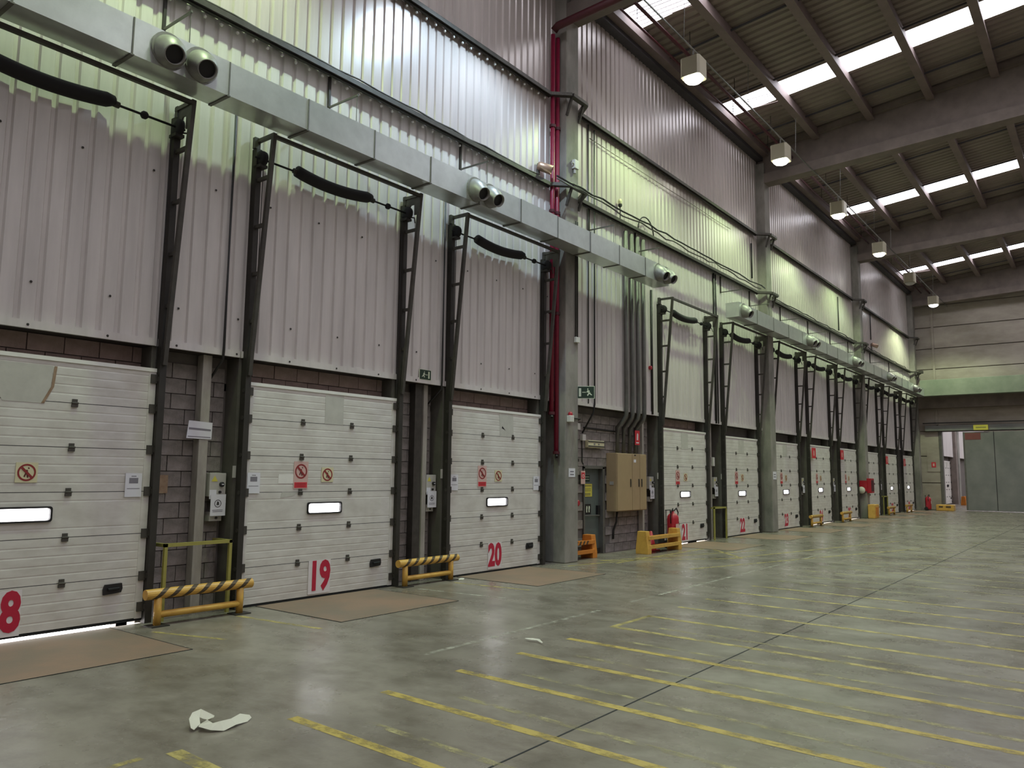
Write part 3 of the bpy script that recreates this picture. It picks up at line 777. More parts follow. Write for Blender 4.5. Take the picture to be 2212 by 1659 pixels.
o = MB().tube(P, .016, 6).build('cable_loop', 'conduit_dark', None, smooth=True); tag(o, 'looped black cable arching above the lower rail near door twenty-one', 'cable')

# wall gadgets
def horn(x, z, lab, s=1.0):
    root = thing('horn_speaker', (x, .0, z), lab, 'speaker')
    d = Vector((.55, -.75, -.35)).normalized(); c = Vector((x, -.12, z))
    b = MB().lathe([(0, -.15*s), (.075*s, -.15*s), (.095*s, -.1*s), (.1*s, .17*s), (.085*s, .17*s), (.085*s, .05*s)], c, d, 16).build('barrel', 'brass', root, smooth=True)
    MB().lathe([(0, .06*s), (.086*s, .06*s)], c, d, 16).build('mouth', 'plastic_black', root)
    MB().bar((x-.05, .02, z-.02), tuple(c - d*.05), .03, .03).bar((x-.05, -.0, z-.32), (x-.05, 0, z+.1), .06, .03).build('arm', 'conduit_grey', root)
horn(13.02, 8.25, 'brass coloured barrel speaker on the wall left of the riser column')
horn(41.4, 8.35, 'small barrel speaker on the wall near the end of the hall')
t = thing('junction_box', (13.92, -.27, 8.5), 'white junction box high on the front of the riser column', 'box')
MB().box(13.84, 14.0, -.36, -.27, 8.46, 8.66).build('body', 'plastic_white', t, bevel=.01); MB().tube([(13.9, -.31, 8.47), (13.9, -.31, 8.36)], .03, 8).build('gland', 'plastic_grey', t)
MB().tube([(13.82, -.33, 8.56), (13.76, -.33, 8.56)], .02, 8).build('side_gland', 'plastic_grey', t)
t = thing('switch_box', (14.0, -.28, 4.7), 'white switch box with two leads on the front of the riser column', 'box')
MB().box(13.93, 14.08, -.34, -.27, 4.62, 4.74).build('body', 'plastic_white', t, bevel=.008)
for xx in (13.97, 14.04): MB().tube([(xx, -.295, 4.73), (xx, -.295, 7.3)], .014, 6).build('lead', 'conduit_dark', t, smooth=True)
t = thing('beacon', (16.32, -.06, 8.0), 'small beacon on a thin stalk above the lower rail', 'beacon')
MB().tube([(16.32, -.06, 7.98), (16.32, -.06, 8.35)], .012, 6).build('stalk', 'conduit_dark', t); MB().lathe([(.02, 0), (.05, .03), (.05, .08), (.035, .08)], (16.32, -.06, 8.33), (0, 0, 1), 10).build('base', 'conduit_dark', t)
MB().lathe([(.045, 0), (.055, .06), (.04, .12), (0, .14)], (16.32, -.06, 8.41), (0, 0, 1), 10).build('dome', 'sign_cream', t, smooth=True)
t = thing('warning_light', (13.6, -.3, 3.0), 'red capped warning light box on the riser column', 'light')
MB().box(13.66, 13.8, -.37, -.27, 2.9, 3.04).build('body', 'plastic_white', t, bevel=.01); MB().lathe([(.045, 0), (.05, .04), (.03, .07), (0, .08)], (13.73, -.32, 3.04), (0, 0, 1), 10).build('cap', 'red_paint', t, smooth=True)
o = MB().tube([(13.8, -.29, 2.99), (14.16, -.29, 2.99), (14.2, -.2, 2.97), (14.2, .2, 2.95), (14.85, .26, 2.85)], .014, 6).build('conduit', 'conduit_dark', None); tag(o, 'thin black lead running from the warning light around the riser column', 'conduit')
t = thing('alarm_bell', (14.9, .28, 1.2), 'red alarm button at the foot of a white conduit beside the fire door', 'alarm')
MB().tube([(14.9, .27, 1.24), (14.9, .27, 2.86)], .018, 8).build('conduit_pipe', 'post_pale', t, smooth=True); MB().box(14.84, 14.96, .22, .29, 2.82, 2.96).build('junction_box', 'plastic_white', t)
MB().lathe([(.07, 0), (.07, .05), (.05, .07), (0, .075)], (14.9, .29, 1.18), (0, -1, 0), 14).build('bell', 'red_paint', t)
MB().box(14.86, 14.94, .24, .29, 2.1, 2.16).build('clip', 'dark_steel', t)
o = MB().lathe([(0, 0), (.05, 0), (.05, .06), (0, .08)], (17.93, .03, 4.55), (0, -1, 0), 12).build('alarm_button', 'red_paint', None); tag(o, 'small red alarm sounder on the sheets beside door twenty-one', 'alarm')

# ================================================================== FIRE DOOR, CABINET
n = len(DOORS)+1
t = thing('door_%d' % n, (PX0, .38, 0), 'grey steel fire door with panic bar beside the tan cabinet', 'door', kind='structure')
MB().box(PX0+.03, PX1-.05, .40, .45, .01, 1.95).build('leaf', 'steel_door', t)
MB().box(PX0-.02, PX0+.03, .28, .45, 0, 1.99).box(PX1-.05, PX1+.03, .28, .45, 0, 1.99).box(PX0-.02, PX1+.03, .28, .45, 1.95, 2.02).build('frame', 'conduit_grey', t)
MB().tube([(PX0+.06, .35, .88), (PX1-.1, .35, .87)], .018, 8).build('panic_bar', 'conduit_grey', t)
MB().box(PX1-.17, PX1-.08, .34, .40, .88, 1.1).box(PX0+.04, PX0+.09, .34, .40, .82, 1.0).build('bar_housing', 'plastic_black', t)
MB().box(PX0+.03, PX1-.05, .36, .40, .01, .12).build('kick_plate', 'dark_steel', t)
for z in (.3, 1.1, 1.7): MB().box(PX0+.02, PX0+.05, .37, .40, z, z+.1).build('hinge', 'dark_steel', t)
t = thing('electrical_cabinet', (16.22, 0, .96), 'tan steel electrical cabinet hung on the block wall by the fire door', 'cabinet')
cx0, cx1, cz0, cz1 = 16.22, 17.68, .96, 2.33
MB().box(cx0, cx1, .02, .30, cz0, cz1).build('body', 'cabinet_tan', t, bevel=.008)
for a, b, nm in ((cx0+.015, 16.94, 'l'), (16.955, 17.32, 'm'), (17.335, cx1-.015, 'r')):
    dd = MB().box(a, b, .0, .02, cz0+.015, cz1-.015).build('cabinet_door', 'cabinet_tan', t, bevel=.004)
    hx = b-.08 if nm != 'r' else a+.08
    if nm == 'm': hx = b-.05
    MB().prism([(-.014, -.09), (.014, -.09), (.02, .0), (.014, .1), (-.02, .1)], (hx, -.012, 1.62), X, Z, Y, .014).build('handle', 'dark_steel', dd)
MB().box(17.02, 17.13, -.004, .0, 2.12, 2.19).build('tag_plate', 'paper_white', t); MB().box(cx0-.012, cx0, .1, .2, 1.58, 1.66).build('side_vent', 'post_pale', t)
MB().box(17.05, 17.12, -.006, .0, 2.28, 2.31).build('latch', 'dark_steel', t)
o = MB().tube([(16.55, .2, .96), (16.55, .22, .7), (16.5, .27, .5), (16.48, .27, .3)], .025, 8).build('conduit', 'conduit_dark', None, smooth=True); tag(o, 'short black conduit hanging below the tan cabinet', 'conduit')
t = thing('emergency_light', (15.6, .28, 2.5), 'long cream emergency light with dark edges above the fire door', 'light')
MB().box(15.27, 15.97, .2, .294, 2.43, 2.60).build('body', 'sign_cream', t, bevel=.01)
MB().box(15.27, 15.97, .19, .2, 2.45, 2.475).box(15.27, 15.97, .19, .2, 2.555, 2.58).build('edge_strip', 'print_dark', t)
MB().box(15.5, 15.56, .192, .2, 2.5, 2.53).box(15.7, 15.74, .192, .2, 2.5, 2.53).build('indicator', 'print_grey', t)
o = MB().box(15.06, 15.2, .22, .30, 2.58, 2.72).build('junction_box', 'plastic_white', None, bevel=.01); tag(o, 'white junction box left of the emergency light', 'box')
o = MB().tube([(15.12, .28, 2.58), (15.13, .28, 2.1), (15.18, .28, 2.04)], .012, 6).build('conduit', 'conduit_dark', None); tag(o, 'thin black lead below the white junction box to the fire door', 'conduit')
o = MB().tube([(15.2, .28, 2.88), (16.6, .28, 2.86)], .02, 6).build('conduit', 'conduit_dark', None); tag(o, 'black lead running level across the blocks above the emergency light', 'conduit')
o = MB().box(17.72, 17.80, .14, .26, 0, 3.33).build('pale_post', 'post_pale', None); tag(o, 'pale square post to the right of the tan cabinet', 'post', 'pale posts on the piers')

# ================================================================== PIER POSTS, CONTROL BOXES
def pale_post(x, lab, wd=.1):
    o = MB().box(x-wd/2, x+wd/2, .14, .28, 0, 3.335).build('pale_post', 'post_pale', None, bevel=.006); tag(o, lab, 'post', 'pale posts on the piers')
pale_post(5.70, 'pale square post on the block pier carrying a paper notice', .13); pale_post(9.86, 'pale square post on the block pier between doors nineteen and twenty', .1)
o = MB().box(9.62, 9.78, .16, .285, 0, 3.335).build('steel_post', 'frame_steel', None); tag(o, 'dark steel post left of the pale post between doors nineteen and twenty', 'post')
for a, b in ((21, 22), (23, 24), (24, 25), (26, 27), (27, 28)):
    pale_post(XL(DOORS[b])-.62, 'thin pale post on the pier between doors %s and %s' % (NUM[a], NUM[b]), .07)
def control_box(x, label):
    root = thing('control_box', (x, .3, 1.2), label, 'control box', 'dock door control boxes')
    MB().box(x-.12, x+.12, .14, .30, 1.47, 1.78).build('body', 'plastic_grey', root, bevel=.008)
    MB().prism([(-.045, 0), (.045, 0), (0, .075)], (x-.05, .137, 1.67), X, Z, Y, .003).build('warning_triangle', 'sign_yellow', root)
    k = MB().lathe([(.032, 0), (.032, .03), (.026, .035), (0, .035)], (x+.05, .14, 1.63), (0, -1, 0), 14).build('switch_knob', 'plastic_black', root)
    MB().box(x+.035, x+.065, .098, .105, 1.625, 1.638).build('mark', 'paper_white', k)
    MB().lathe([(.018, 0), (.018, .02), (0, .02)], (x+.03, .14, 1.53), (0, -1, 0), 10).build('button', 'plastic_black', root)
    MB().box(x-.12, x-.02, .132, .137, 1.44, 1.56).build('small_label', 'paper_white', root)
    pn = MB().box(x-.105, x+.115, .118, .122, 1.22, 1.50).build('notice', 'paper_white', root)
    MB().ring((x, .118, 1.38), .05, .042, X, Z, -Y, .002, 20).prism([(-.02, -.02), (.02, -.02), (.015, .02), (-.01, .03)], (x, .118, 1.38), X, Z, -Y, .002).box(x-.075, x+.075, .116, .118, 1.292, 1.297).box(x-.07, x+.07, .116, .118, 1.272, 1.277).build('print', 'print_dark', pn)
    MB().box(x-.08, x+.1, .18, .29, 1.15, 1.27).build('lower_box', 'plastic_grey', root); MB().lathe([(.016, 0), (.016, .015), (0, .015)], (x+.02, .18, 1.19), (0, -1, 0), 8).build('lower_button', 'print_dark', root)
    return root
cb = control_box(5.94, 'grey control box with notice on the pier between doors eighteen and nineteen')
for x, lab in ((10.04, 'between doors nineteen and twenty'), (18.2, 'between the tan cabinet and door twenty-one'), (22.25, 'between doors twenty-one and twenty-two'), (30.42, 'between doors twenty-three and twenty-four'), (34.5, 'between doors twenty-four and twenty-five'), (42.66, 'between doors twenty-six and twenty-seven'), (46.75, 'between doors twenty-seven and twenty-eight')):
    dup(cb, (x-5.94, 0, 0), 'grey control box with notice on the pier ' + lab)
o = MB().box(21.93, 22.03, .06, .14, 2.1, 2.36).build('switch_box', 'plastic_white', None, bevel=.01); tag(o, 'small white switch box on the thin pale post between doors twenty-one and twenty-two', 'box')
for x, lab in ((5.12, 'brown wooden tag plate on the blocks right of door eighteen'), (9.2, 'brown wooden tag plate on the blocks right of door nineteen')):
    o = MB().box(x, x+.2, .28, .295, 1.52, 1.75).build('tag_plate', 'wood_tag', None); tag(o, lab, 'plate')
for s in (0, 1, 3, 4):
    o = MB().box(XL(s)-.148, XL(s)-.1, .038, .048, 1.72, 1.88).build('name_plate', 'plastic_grey', None); tag(o, 'small pale plate on the dark post left of door %s' % NUM[[k for k, v in DOORS.items() if v == s][0]], 'plate')

# ================================================================== SIGNS
def person_fig(mb, o, sc, w=-Y, t=.002):
    o = Vector(o); pts = lambda P: [(a*sc, b*sc) for a, b in P]
    mb.prism(pts([(.12, .42), (.22, .36), (.26, .48), (.18, .56), (.10, .52)]), o, X, Z, w, t)
    mb.prism(pts([(-.06, .30), (.10, .26), (.14, -.10), (.20, -.55), (.06, -.55), (-.02, -.15), (-.16, -.50), (-.28, -.42), (-.14, -.05)]), o, X, Z, w, t)
def round_sign(x, z, w_, h_, lab, plate='sign_cream', ring='ring_red', y=-.006, band=False, group='prohibition signs on the doors'):
    root = thing('prohibition_sign', (x, y, z), lab, 'sign', group)
    MB().box(x-w_/2, x+w_/2, y-.002, y+.002, z-h_/2, z+h_/2).build('plate', plate, root)
    c = Vector((x, y-.002, z + (h_*.14 if band else 0))); R_ = w_*.42
    MB().ring(c, R_, R_*.8, X, Z, -Y, .002).build('ring', ring, root)
    mb = MB(); person_fig(mb, c, R_*1.1); mb.build('figure', 'figure_brown', root)
    a = R_*.62
    MB().prism([(-a-.02*R_, a-.16*R_), (-a+.16*R_, a+.04*R_), (a+.02*R_, -a+.16*R_), (a-.16*R_, -a-.04*R_)], c + Vector((0, -.002, 0)), X, Z, -Y, .002).build('slash', ring, root)
    if band:
        MB().box(x-w_*.44, x+w_*.44, y-.004, y-.002, z-h_*.46, z-h_*.26).build('band', 'red_sign', root)
        MB().box(x-w_*.34, x+w_*.34, y-.005, y-.004, z-h_*.33, z-h_*.31).box(x-w_*.30, x+w_*.30, y-.005, y-.004, z-h_*.40, z-h_*.385).build('text_bars', 'ring_red', root)
    return root
for no, s in DOORS.items():
    g = GAP.get(no, .022)
    if no <= 25:
        round_sign(XL(s)+1.41, 1.77+g*0, .22, .215, 'small cream prohibition sign with crossed figure on dock door %s' % NUM[no])
    if 18 < no <= 25:
        round_sign(XL(s)+.93, 1.76, .25, .39, 'pinkish prohibition sign with red text band on dock door %s' % NUM[no], 'sign_pink', band=True)
def paper_notice(x, z, lab, w_=.2, h_=.28, y=-.012):
    root = thing('paper_notice', (x, y, z), lab, 'notice', 'paper notices on the doors')
    MB().box(x-w_/2, x+w_/2, y-.001, y+.002, z-h_/2, z+h_/2).build('sheet', 'paper_white', root)
    MB().box(x-w_*.27, x+w_*.27, y-.002, y-.001, z+.02, z+.085).build('picture', 'print_grey', root)
    MB().box(x-w_*.15, x+w_*.15, y-.002, y-.001, z+.1, z+.11).box(x-w_*.38, x+w_*.38, y-.002, y-.001, z-.045, z-.037).build('text_bars', 'print_grey', root)
paper_notice(4.73, 1.63, 'white paper notice with grey picture at the right edge of door eighteen'); paper_notice(6.38, 1.65, 'white paper notice with grey picture at the left edge of door nineteen')
paper_notice(10.47, 1.65, 'white paper notice with grey picture at the left edge of door twenty'); paper_notice(12.95, 1.63, 'white paper notice with grey picture at the right edge of door twenty')
t = thing('paper_notice', (5.64, .12, 2.34), 'tilted landscape paper notice on the pale post between doors eighteen and nineteen', 'notice')
MB().prism([(-.19, -.115), (.165, -.12), (.17, .10), (-.165, .115)], (5.64, .132, 2.34), X, Z, Y, .004).build('sheet', 'paper_white', t)
MB().prism([(-.16, .0), (.15, -.012), (.15, .012), (-.16, .026)], (5.64, .13, 2.34), X, Z, Y, .002).prism([(-.17, -.095), (.15, -.1), (.15, -.09), (-.17, -.085)], (5.64, .13, 2.34), X, Z, Y, .002).build('text_bars', 'print_grey', t)
t = thing('paper_notice', (13.86, -.28, 1.85), 'white paper notice on the front of the riser column', 'notice')
MB().box(13.74, 13.98, -.276, -.272, 1.76, 1.94).build('sheet', 'paper_white', t); MB().box(13.79, 13.93, -.278, -.276, 1.86, 1.885).box(13.79, 13.93, -.278, -.276, 1.80, 1.825).build('text_bars', 'print_grey', t)
t = thing('paper_notice', (26.2, -.28, 1.85), 'white paper notice on the column between doors twenty-two and twenty-three', 'notice')
MB().box(25.98, 26.3, -.276, -.272, 1.72, 1.98).build('sheet', 'paper_white', t); MB().box(26.04, 26.24, -.278, -.276, 1.87, 1.9).box(26.04, 26.24, -.278, -.276, 1.79, 1.82).build('text_bars', 'print_grey', t)
# door numbers
for no, s in DOORS.items():
    x, z, g = XL(s)+1.33, .29, GAP.get(no, .022)
    if no == 18: x = XL(s)+1.26
    root = thing('number_sign', (x, -.006, z), 'white plate with the red number %s low on its dock door' % NUM[no], 'sign', 'red door number plates')
    MB().box(x-.2, x+.2, -.009, -.005, z-.235+g*.0, z+.24).build('plate', 'sign_white', root)
    text(str(no), .56, 'number_red', 'digits', root, Vector((x, -.011, z)), sx=.70, bold=.022)
# red fire signs at the heads of the far doors
for no, xo, z in ((24, .30, 2.73), (25, .12, 2.76), (27, .10, 2.7), (28, .12, 2.66)):
    s = DOORS[no]; x = XL(s)+xo
    root = thing('fire_sign', (x, -.1, z), 'red fire sign at the upper left corner of dock door %s' % NUM[no], 'sign', 'red fire signs over the far doors')
    MB().box(x-.24, x+.24, -.11, -.10, z-.2, z+.2).build('plate', 'red_sign', root, bevel=.004); MB().prism([(-.06, -.1), (.06, -.1), (.06, .06), (0, .12), (-.06, .06)], (x, -.112, z), X, Z, Y, .003).build('symbol', 'sign_pink', root)
t = thing('fire_sign', (17.45, .13, 2.74), 'tall red extinguisher sign in front of the conduits above the tan cabinet', 'sign')
MB().box(17.33, 17.57, .128, .136, 2.56, 2.92).build('plate', 'red_sign', t); MB().prism([(-.04, -.08), (.03, -.08), (.04, .06), (0, .1), (-.03, .06)], (17.45, .124, 2.76), X, Z, Y, .003).build('symbol', 'sign_white', t); MB().box(17.38, 17.52, .125, .128, 2.6, 2.63).build('text_bars', 'sign_white', t)
# exit signs
def exit_sign(name, o, u, wn, w_, h_, lab, flip=False):
    o, u, wn = Vector(o), Vector(u).normalized(), Vector(wn).normalized(); root = thing(name, o, lab, 'sign')
    MB().prism([(-w_/2, -h_/2), (w_/2, -h_/2), (w_/2, h_/2), (-w_/2, h_/2)], o, u, Z, -wn, .012).build('plate', 'exit_white', root)
    MB().prism([(-w_*.47, -h_*.46), (w_*.47, -h_*.46), (w_*.47, h_*.46), (-w_*.47, h_*.46)], o, u, Z, wn, .002).build('field', 'exit_green', root)
    f = -1 if flip else 1; e = o + wn*.002; S = h_
    mb = MB(); q = lambda P: [(f*a*S, b*S) for a, b in P]
    if flip: q = lambda P: [(f*a*S, b*S) for a, b in P][::-1]
    mb.prism(q([(.38, -.33), (.56, -.33), (.56, .33), (.38, .33)]), e, u, Z, wn, .002).build('doorway', 'exit_white', root)
    MB().prism(q([(.0, -.02), (.30, -.02), (.30, .03), (.0, .03)]), e, u, Z, wn, .002).build('arrow', 'exit_white', root)
    mb = MB()
    for P in ([(-.20, .24), (-.12, .20), (-.10, .28), (-.16, .33)], [(-.30, .12), (-.14, .2), (-.04, .02), (-.10, -.03), (-.20, .08), (-.30, .04)], [(-.24, .1), (-.14, .14), (-.18, -.08), (-.08, -.2), (-.14, -.3), (-.28, -.1)], [(-.26, -.02), (-.30, -.16), (-.46, -.24), (-.48, -.18), (-.36, -.1), (-.34, .0)]):
        mb.prism(q(P), e, u, Z, wn, .002)
    mb.build('running_figure', 'exit_white', root)
exit_sign('exit_sign', (9.70, .012, 3.49), (1, 0, 0), (0, -1, 0), .29, .18, 'green exit sign with running figure low on the sheets between doors nineteen and twenty')
exit_sign('exit_sign', (14.18, -.42, 3.56), (.53, -.85, 0), (-.85, -.53, 0), .37, .27, 'green exit sign projecting from the riser column', flip=True)
o = MB().bar((14.16, -.25, 3.56), (14.18, -.40, 3.56), .03, .03).build('sign_bracket', 'dark_steel', None); tag(o, 'short bracket holding the projecting exit sign', 'bracket')
# signs on the fire door
t = thing('yellow_notice', (15.53, .39, 1.45), 'yellow notice with dark text lines on the fire door', 'sign')
MB().box(15.32, 15.73, .392, .398, 1.31, 1.60).build('plate', 'sign_yellow', t); MB().box(15.36, 15.7, .389, .392, 1.545, 1.575).box(15.38, 15.68, .389, .392, 1.475, 1.495).box(15.38, 15.68, .389, .392, 1.435, 1.455).box(15.40, 15.66, .389, .392, 1.335, 1.395).build('text_bars', 'frame_olive', t)
t = thing('door_notice', (15.5, .39, 1.73), 'dark green notice above the yellow one on the fire door', 'sign')
MB().box(15.38, 15.63, .392, .398, 1.65, 1.80).build('plate', 'exit_green', t); MB().box(15.41, 15.60, .389, .392, 1.755, 1.765).box(15.41, 15.60, .389, .392, 1.70, 1.71).build('text_bars', 'exit_white', t)
t = thing('footprint_sign', (15.55, .39, 1.02), 'black sign with two white footprints on the fire door', 'sign')
MB().box(15.43, 15.68, .392, .398, .91, 1.14).build('plate', 'plastic_black', t)
for sx in (-1, 1):
    MB().prism([(-.025, -.075), (.015, -.075), (.012, -.02), (.03, .03), (.02, .07), (-.02, .07), (-.03, .02)], (15.555+sx*.05, .390, 1.025), X, Z, Y, .003).build('footprint', 'exit_white', t)
t = thing('fire_sign', (15.14, .27, 1.75), 'small red and white fire sign at the hinge side of the fire door', 'sign')
MB().box(15.05, 15.23, .262, .27, 1.60, 1.9).build('plate', 'sign_pink', t); MB().box(15.07, 15.21, .259, .262, 1.72, 1.86).build('symbol_field', 'red_sign', t); MB().ring((15.14, .259, 1.78), .04, .025, X, Z, -Y, .002, 14).build('symbol', 'sign_white', t)

# ================================================================== BARRIERS
def tube_barrier(x0, x1, y, label):
    root = thing('striped_barrier', (x0, y, 0), label, 'barrier', 'low striped barriers at the piers')
    top = MB().tube([(x0-.16, y, .37), (x1+.16, y, .37)], .06, 16).build('top_rail', 'barrier_yellow', root, smooth=False)
    k = 7; L = x1-x0+.2
    for i in range(k):
        a = x0-.1 + i*L/k; mb = MB(); N = 6; r = .0615
        base = len(mb.v)
        for wd in (0, .07):
            for j in range(N+1):
                t = math.radians(200 + 0 - 140*j/N + 0)
                ang = math.radians(-60 + 160*j/N)
                xx = a + wd + .19*j/N
                mb.v.append((xx, y - r*math.cos(ang), .37 + r*math.sin(ang)))
        for j in range(N): mb.f.append((j, j+1, N+1+j+1, N+1+j))
        mb.build('stripe', 'stripe_black', top)
    for x in (x0, x1):
        p = MB().tube([(x, y, .0), (x, y, .36)], .045, 12).build('post', 'barrier_yellow', root, smooth=True)
        MB().box(x-.11, x+.11, y-.1, y+.1, .0, .012).build('foot_plate', 'dark_steel', p)
    MB().tube([(x0, y, .13), (x1, y, .13)], .04, 12).build('lower_rail', 'barrier_yellow', root, smooth=True)
    return root
tb = tube_barrier(4.95, 6.04, -.33, 'low yellow and black striped tube barrier between doors eighteen and nineteen')
for x, y, lab in ((9.12, -.2, 'low yellow and black striped tube barrier between doors nineteen and twenty'), (29.72, -.35, 'low yellow tube barrier between doors twenty-three and twenty-four'), (33.8, -.35, 'low yellow tube barrier between doors twenty-four and twenty-five'), (41.95, -.35, 'low yellow tube barrier between doors twenty-six and twenty-seven'), (46.05, -.35, 'low yellow tube barrier between doors twenty-seven and twenty-eight')):
    dup(tb, (x-4.95, y+.33, 0), lab)
def guard_frame(x0, x1, y, z, label):
    root = thing('guard_frame', (x0, y, 0), label, 'guard rail', 'olive guard frames at the piers')
    for x in (x0, x1):
        MB().box(x-.02, x+.02, y-.02, y+.02, 0, z).build('leg', 'frame_olive', root); MB().box(x-.02, x+.02, y+.02, .28, z-.04, z).build('return_bar', 'frame_olive', root)
    MB().box(x0-.02, x1+.02, y-.02, y+.02, z-.04, z+.002).build('top_bar', 'frame_olive', root)
guard_frame(5.13, 6.01, -.1, .92, 'olive yellow square tube guard frame between doors eighteen and nineteen')
guard_frame(21.5, 22.36, -.12, .92, 'olive yellow square tube guard frame between doors twenty-one and twenty-two')
guard_frame(41.95, 42.78, -.12, .92, 'olive yellow square tube guard frame between doors twenty-six and twenty-seven')
def plate_barrier(x0, x1, y, h, label, mt='barrier_yellow', stripes=False):
    root = thing('plate_barrier', (x0, y, 0), label, 'barrier')
    for x in (x0, x1):
        MB().prism([(-.16, 0), (.16, 0), (.16, .12), (.11, h), (-.11, h), (-.16, .12)], (x-.09, y, 0), Y, Z, X, .18).build('end_plate', mt, root, bevel=.008)
    for z in (h*.22, h*.62):
        MB().box(x0, x1, y-.16, y-.12, z, z+.085).build('rail', mt, root, bevel=.006); MB().box(x0+.08, x1-.08, y-.12, y+.1, z+.02, z+.06).build('rail_web', 'barrier_orange', root)
    if stripes:
        for k in range(5):
            a = x0+.12+k*.14; MB().prism([(0, 0), (.06, 0), (.11, .08), (.05, .08)], (a, y-.164, h*.62), X, Z, Y, .003).build('stripe', 'stripe_black', root)
plate_barrier(16.55, 18.15, -.5, .52, 'yellow plate barrier with two rails in front of the tan cabinet')
plate_barrier(13.95, 15.0, .02, .5, 'orange plate barrier with black stripes behind the riser column', 'barrier_orange', True)
t = thing('yellow_guard', (38.5, -.45, 0), 'yellow corner guard at the foot of the column with the hose cabinet', 'guard')
MB().box(37.95, 38.75, -.62, -.32, 0, .62).build('guard_plate', 'barrier_yellow', t, bevel=.03); MB().box(38.15, 38.55, -.64, -.62, .1, .5).build('inset', 'barrier_orange', t)

# ================================================================== EXTINGUISHERS, CONE, HOSE CABINET
def big_extinguisher(x, y, label, h=.72, r=.15):
    root = thing('wheeled_extinguisher', (x, y, 0), label, 'extinguisher')
    MB().lathe([(0, .06), (r*.9, .07), (r, .12), (r, h), (r*.92, h+.07), (r*.6, h+.13), (r*.25, h+.15), (r*.25, h+.2), (0, h+.2)], (x, y, 0), (0, 0, 1), 20).build('cylinder', 'red_paint', root, smooth=True)
    MB().prism([(math.sin(a)*(r+.002), 0) for a in ()] or [(-.085, 0), (.085, 0), (.085, .16), (-.085, .16)], (x-.06, y-r-.004, h*.62), X, Z, Y, .004).build('label_sheet', 'sign_pink', root)
    MB().tube([(x, y, h+.17), (x-.08, y-.04, h+.26), (x-.2, y-.06, h+.2), (x-.24, y-.05, h+.05), (x-.2, y-.04, h-.1)], .016, 8).build('hose', 'rubber', root, smooth=True)
    MB().tube([(x+.0, y, h+.17), (x+.1, y-.05, h+.27), (x+.22, y-.04, h+.16), (x+.24, y, h-.02), (x+.17, y, h-.12)], .016, 8).build('hose', 'rubber', root, smooth=True)
    MB().tube([(x-.14, y+.13, h+.22), (x+.14, y+.13, h+.22)], .014, 8).tube([(x-.12, y+.13, .1), (x-.12, y+.13, h+.22)], .012, 6).tube([(x+.12, y+.13, .1), (x+.12, y+.13, h+.22)], .012, 6).build('trolley_frame', 'dark_steel', root)
    for sx in (-1, 1):
        MB().lathe([(0, -.02), (.1, -.02), (.1, .02), (0, .02)], (x+sx*(r+.045), y+.08, .1), (1, 0, 0), 16).build('wheel', 'rubber', root)
big_extinguisher(18.45, -.32, 'large red wheeled fire extinguisher with black hoses beside door twenty-one')
big_extinguisher(50.2, -.65, 'red wheeled fire extinguisher in the corner by the end wall', .62, .16)
t = thing('traffic_cone', (17.45, -.25, 0), 'small red cone behind the yellow plate barrier', 'cone')
MB().lathe([(.13, .02), (.03, .46), (0, .465)], (17.45, -.22, 0), (0, 0, 1), 16).build('cone_body', 'red_paint', t, smooth=True); MB().box(17.29, 17.61, -.38, -.06, 0, .025).build('foot', 'red_paint', t)
t = thing('hose_cabinet', (38.0, -.4, 1.1), 'red fire hose cabinet on the column between doors twenty-five and twenty-six', 'cabinet')
MB().box(38.17, 38.75, -.45, -.27, 1.12, 1.78).build('body', 'red_paint', t, bevel=.01); MB().box(38.22, 38.7, -.456, -.45, 1.2, 1.7).build('glass_door', 'pipe_red_dark', t); MB().box(38.08, 38.15, -.3, .1, 1.2, 1.68).build('side_panel', 'red_paint', t)
o = MB().lathe([(0, -.1), (.14, -.1), (.16, 0), (.14, .1), (0, .1)], (37.92, -.1, 1.25), (1, 0, 0), 16).build('hose_reel', 'litter', None, smooth=True); tag(o, 'pale hose coil hanging on the side of the column with the hose cabinet', 'hose')

# ================================================================== SLIDING DOOR AND END WALL DETAILS
n += 1
t = thing('door_%d' % n, (51.2, -4, 0), 'large grey-green sliding steel door hung on the end wall', 'door', kind='structure')
for a, b in ((-2.42, -3.92), (-3.95, -5.7), (-5.73, -7.4)):
    MB().box(51.2, 51.28, b, a, .05, 4.46).build('leaf_panel', 'slide_door', t, bevel=.01)
MB().box(51.28, 51.3, -7.4, -2.42, .05, 4.46).box(51.18, 51.2, -2.5, -2.42, .05, 4.46).build('edge_strip', 'conduit_grey', t)  # includes a backing sheet added to block light between the leaves
o = MB().box(51.19, 51.355, -9, -.5, 4.56, 4.86).build('door_track', 'slide_door', None); tag(o, 'grey steel track carrying the sliding door', 'track')
o = MB().box(51.15, 51.2, -9, -.4, 4.98, 5.04).build('conduit', 'conduit_dark', None); tag(o, 'black conduit running level above the sliding door track', 'conduit')
t = thing('exit_lamp', (51.2, -3.3, 4.66), 'lit yellow exit lamp above the sliding door', 'lamp')
MB().box(51.09, 51.19, -3.7, -2.98, 4.55, 4.85).build('body', 'sign_yellow', t, bevel=.01); MB().box(51.085, 51.09, -3.6, -3.1, 4.66, 4.74).build('symbol', 'frame_olive', t)
o = MB().box(51.19, 51.2, -3.3, -2.52, 4.02, 4.4).build('warning_sign', 'faded_red', None); tag(o, 'faded red sign at the top corner of the sliding door', 'sign')
t = thing('fire_sign', (51.4, -.9, 2.7), 'white fire sign with red symbol on the end wall pier', 'sign')
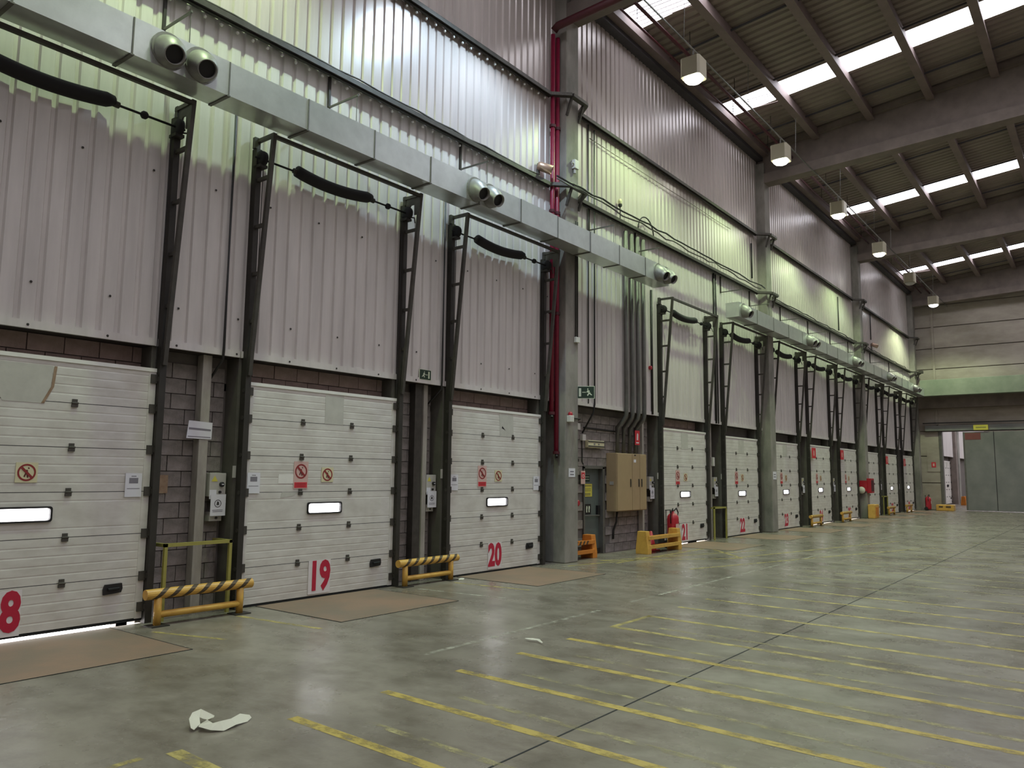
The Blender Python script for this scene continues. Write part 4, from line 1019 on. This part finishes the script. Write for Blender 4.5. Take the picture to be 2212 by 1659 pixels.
MB().box(51.38, 51.405, -1.16, -.5, 2.2, 3.5).build('plate', 'panel_concrete', t); MB().box(51.37, 51.38, -.95, -.72, 2.45, 2.75).build('symbol', 'red_sign', t); MB().box(51.362, 51.37, -.88, -.79, 2.52, 2.68).build('flame', 'sign_pink', t)
t = thing('security_camera', (50.35, -.45, 7.7), 'small floodlight on the corner column near the end wall', 'floodlight')
MB().bar((50.35, -.27, 7.75), (50.2, -.6, 7.85), .05, .05).build('arm', 'dark_steel', t); MB().box(50.05, 50.3, -.72, -.5, 7.85, 8.0).build('body', 'dark_steel', t)
plate = None
t = thing('kerb_block', (50.6, -1.6, 0), 'low yellow kerb block at the doorway in the end wall', 'kerb')
MB().box(50.4, 51.0, -1.9, -1.0, 0, .34).build('block_body', 'barrier_yellow', t, bevel=.03); MB().box(50.39, 50.4, -1.75, -1.5, .18, .26).box(50.39, 50.4, -1.35, -1.15, .18, .26).build('hole', 'stripe_black', t)

# next hall: a far dock door, its column and floor clutter
d = copy_tree(proto); d.name = 'door_%d' % (n+1); d.location = (61.45, .25, .05); d['label'] = 'white dock door of the next hall seen through the doorway'
o = MB().box(64.3, 65.0, -.15, .33, 0, 9).build('column', 'concrete_brown', None); tag(o, 'brown column of the next hall seen through the doorway', 'column', kind='structure')
o = MB().box(65.6, 66.4, -.1, .33, 0, 9).build('column', 'concrete', None); tag(o, 'pale column of the next hall seen through the doorway', 'column', kind='structure')
plate_barrier(62.3, 63.2, -.75, .6, 'yellow plate barrier in the next hall', 'barrier_orange')

# ================================================================== LITTER
def ribbon(pts, wd, name, label):
    mb = MB()
    P = [Vector(p) for p in pts]
    for i, p in enumerate(P):
        d = (P[min(i+1, len(P)-1)]-P[max(i-1, 0)]); nrm = Vector((-d.y, d.x, .6*abs(d.x)+.02)).normalized()
        ww = wd*(.3 if i in (0, len(P)-1) else (1 if i % 2 else .72))
        mb.v += [tuple(p - nrm*ww/2 + Vector((0, 0, .0))), tuple(p + nrm*ww/2)]
    for i in range(len(P)-1): mb.f.append((2*i, 2*i+1, 2*i+3, 2*i+2))
    o = mb.build(name, 'litter', None); so = o.modifiers.new('thickness', 'SOLIDIFY'); so.thickness = .0015
    tag(o, label, 'litter')
ribbon([(3.17, -4.13, .022), (3.22, -4.07, .05), (3.27, -4.00, .07), (3.33, -3.98, .06), (3.37, -4.03, .035), (3.33, -4.07, .03), (3.27, -4.10, .04), (3.24, -4.16, .045), (3.26, -4.22, .035), (3.32, -4.25, .03), (3.42, -4.24, .035), (3.53, -4.20, .03), (3.60, -4.18, .02)], .085, 'paper_scrap', 'twisted white paper strip lying on the floor near the first yellow line')
ribbon([(7.12, -4.08, .02), (7.1, -4.18, .03), (7.13, -4.25, .025), (7.05, -4.36, .02)], .05, 'paper_scrap', 'small crumpled white scrap between the yellow line ends and the white line')
ribbon([(10.28, -.32, .015), (10.36, -.33, .02), (10.44, -.31, .015)], .05, 'paper_scrap', 'tiny white scrap under the barrier between doors nineteen and twenty')
for o in list(bpy.data.objects):
    if o.parent is not None and 'category' in o: del o['category']
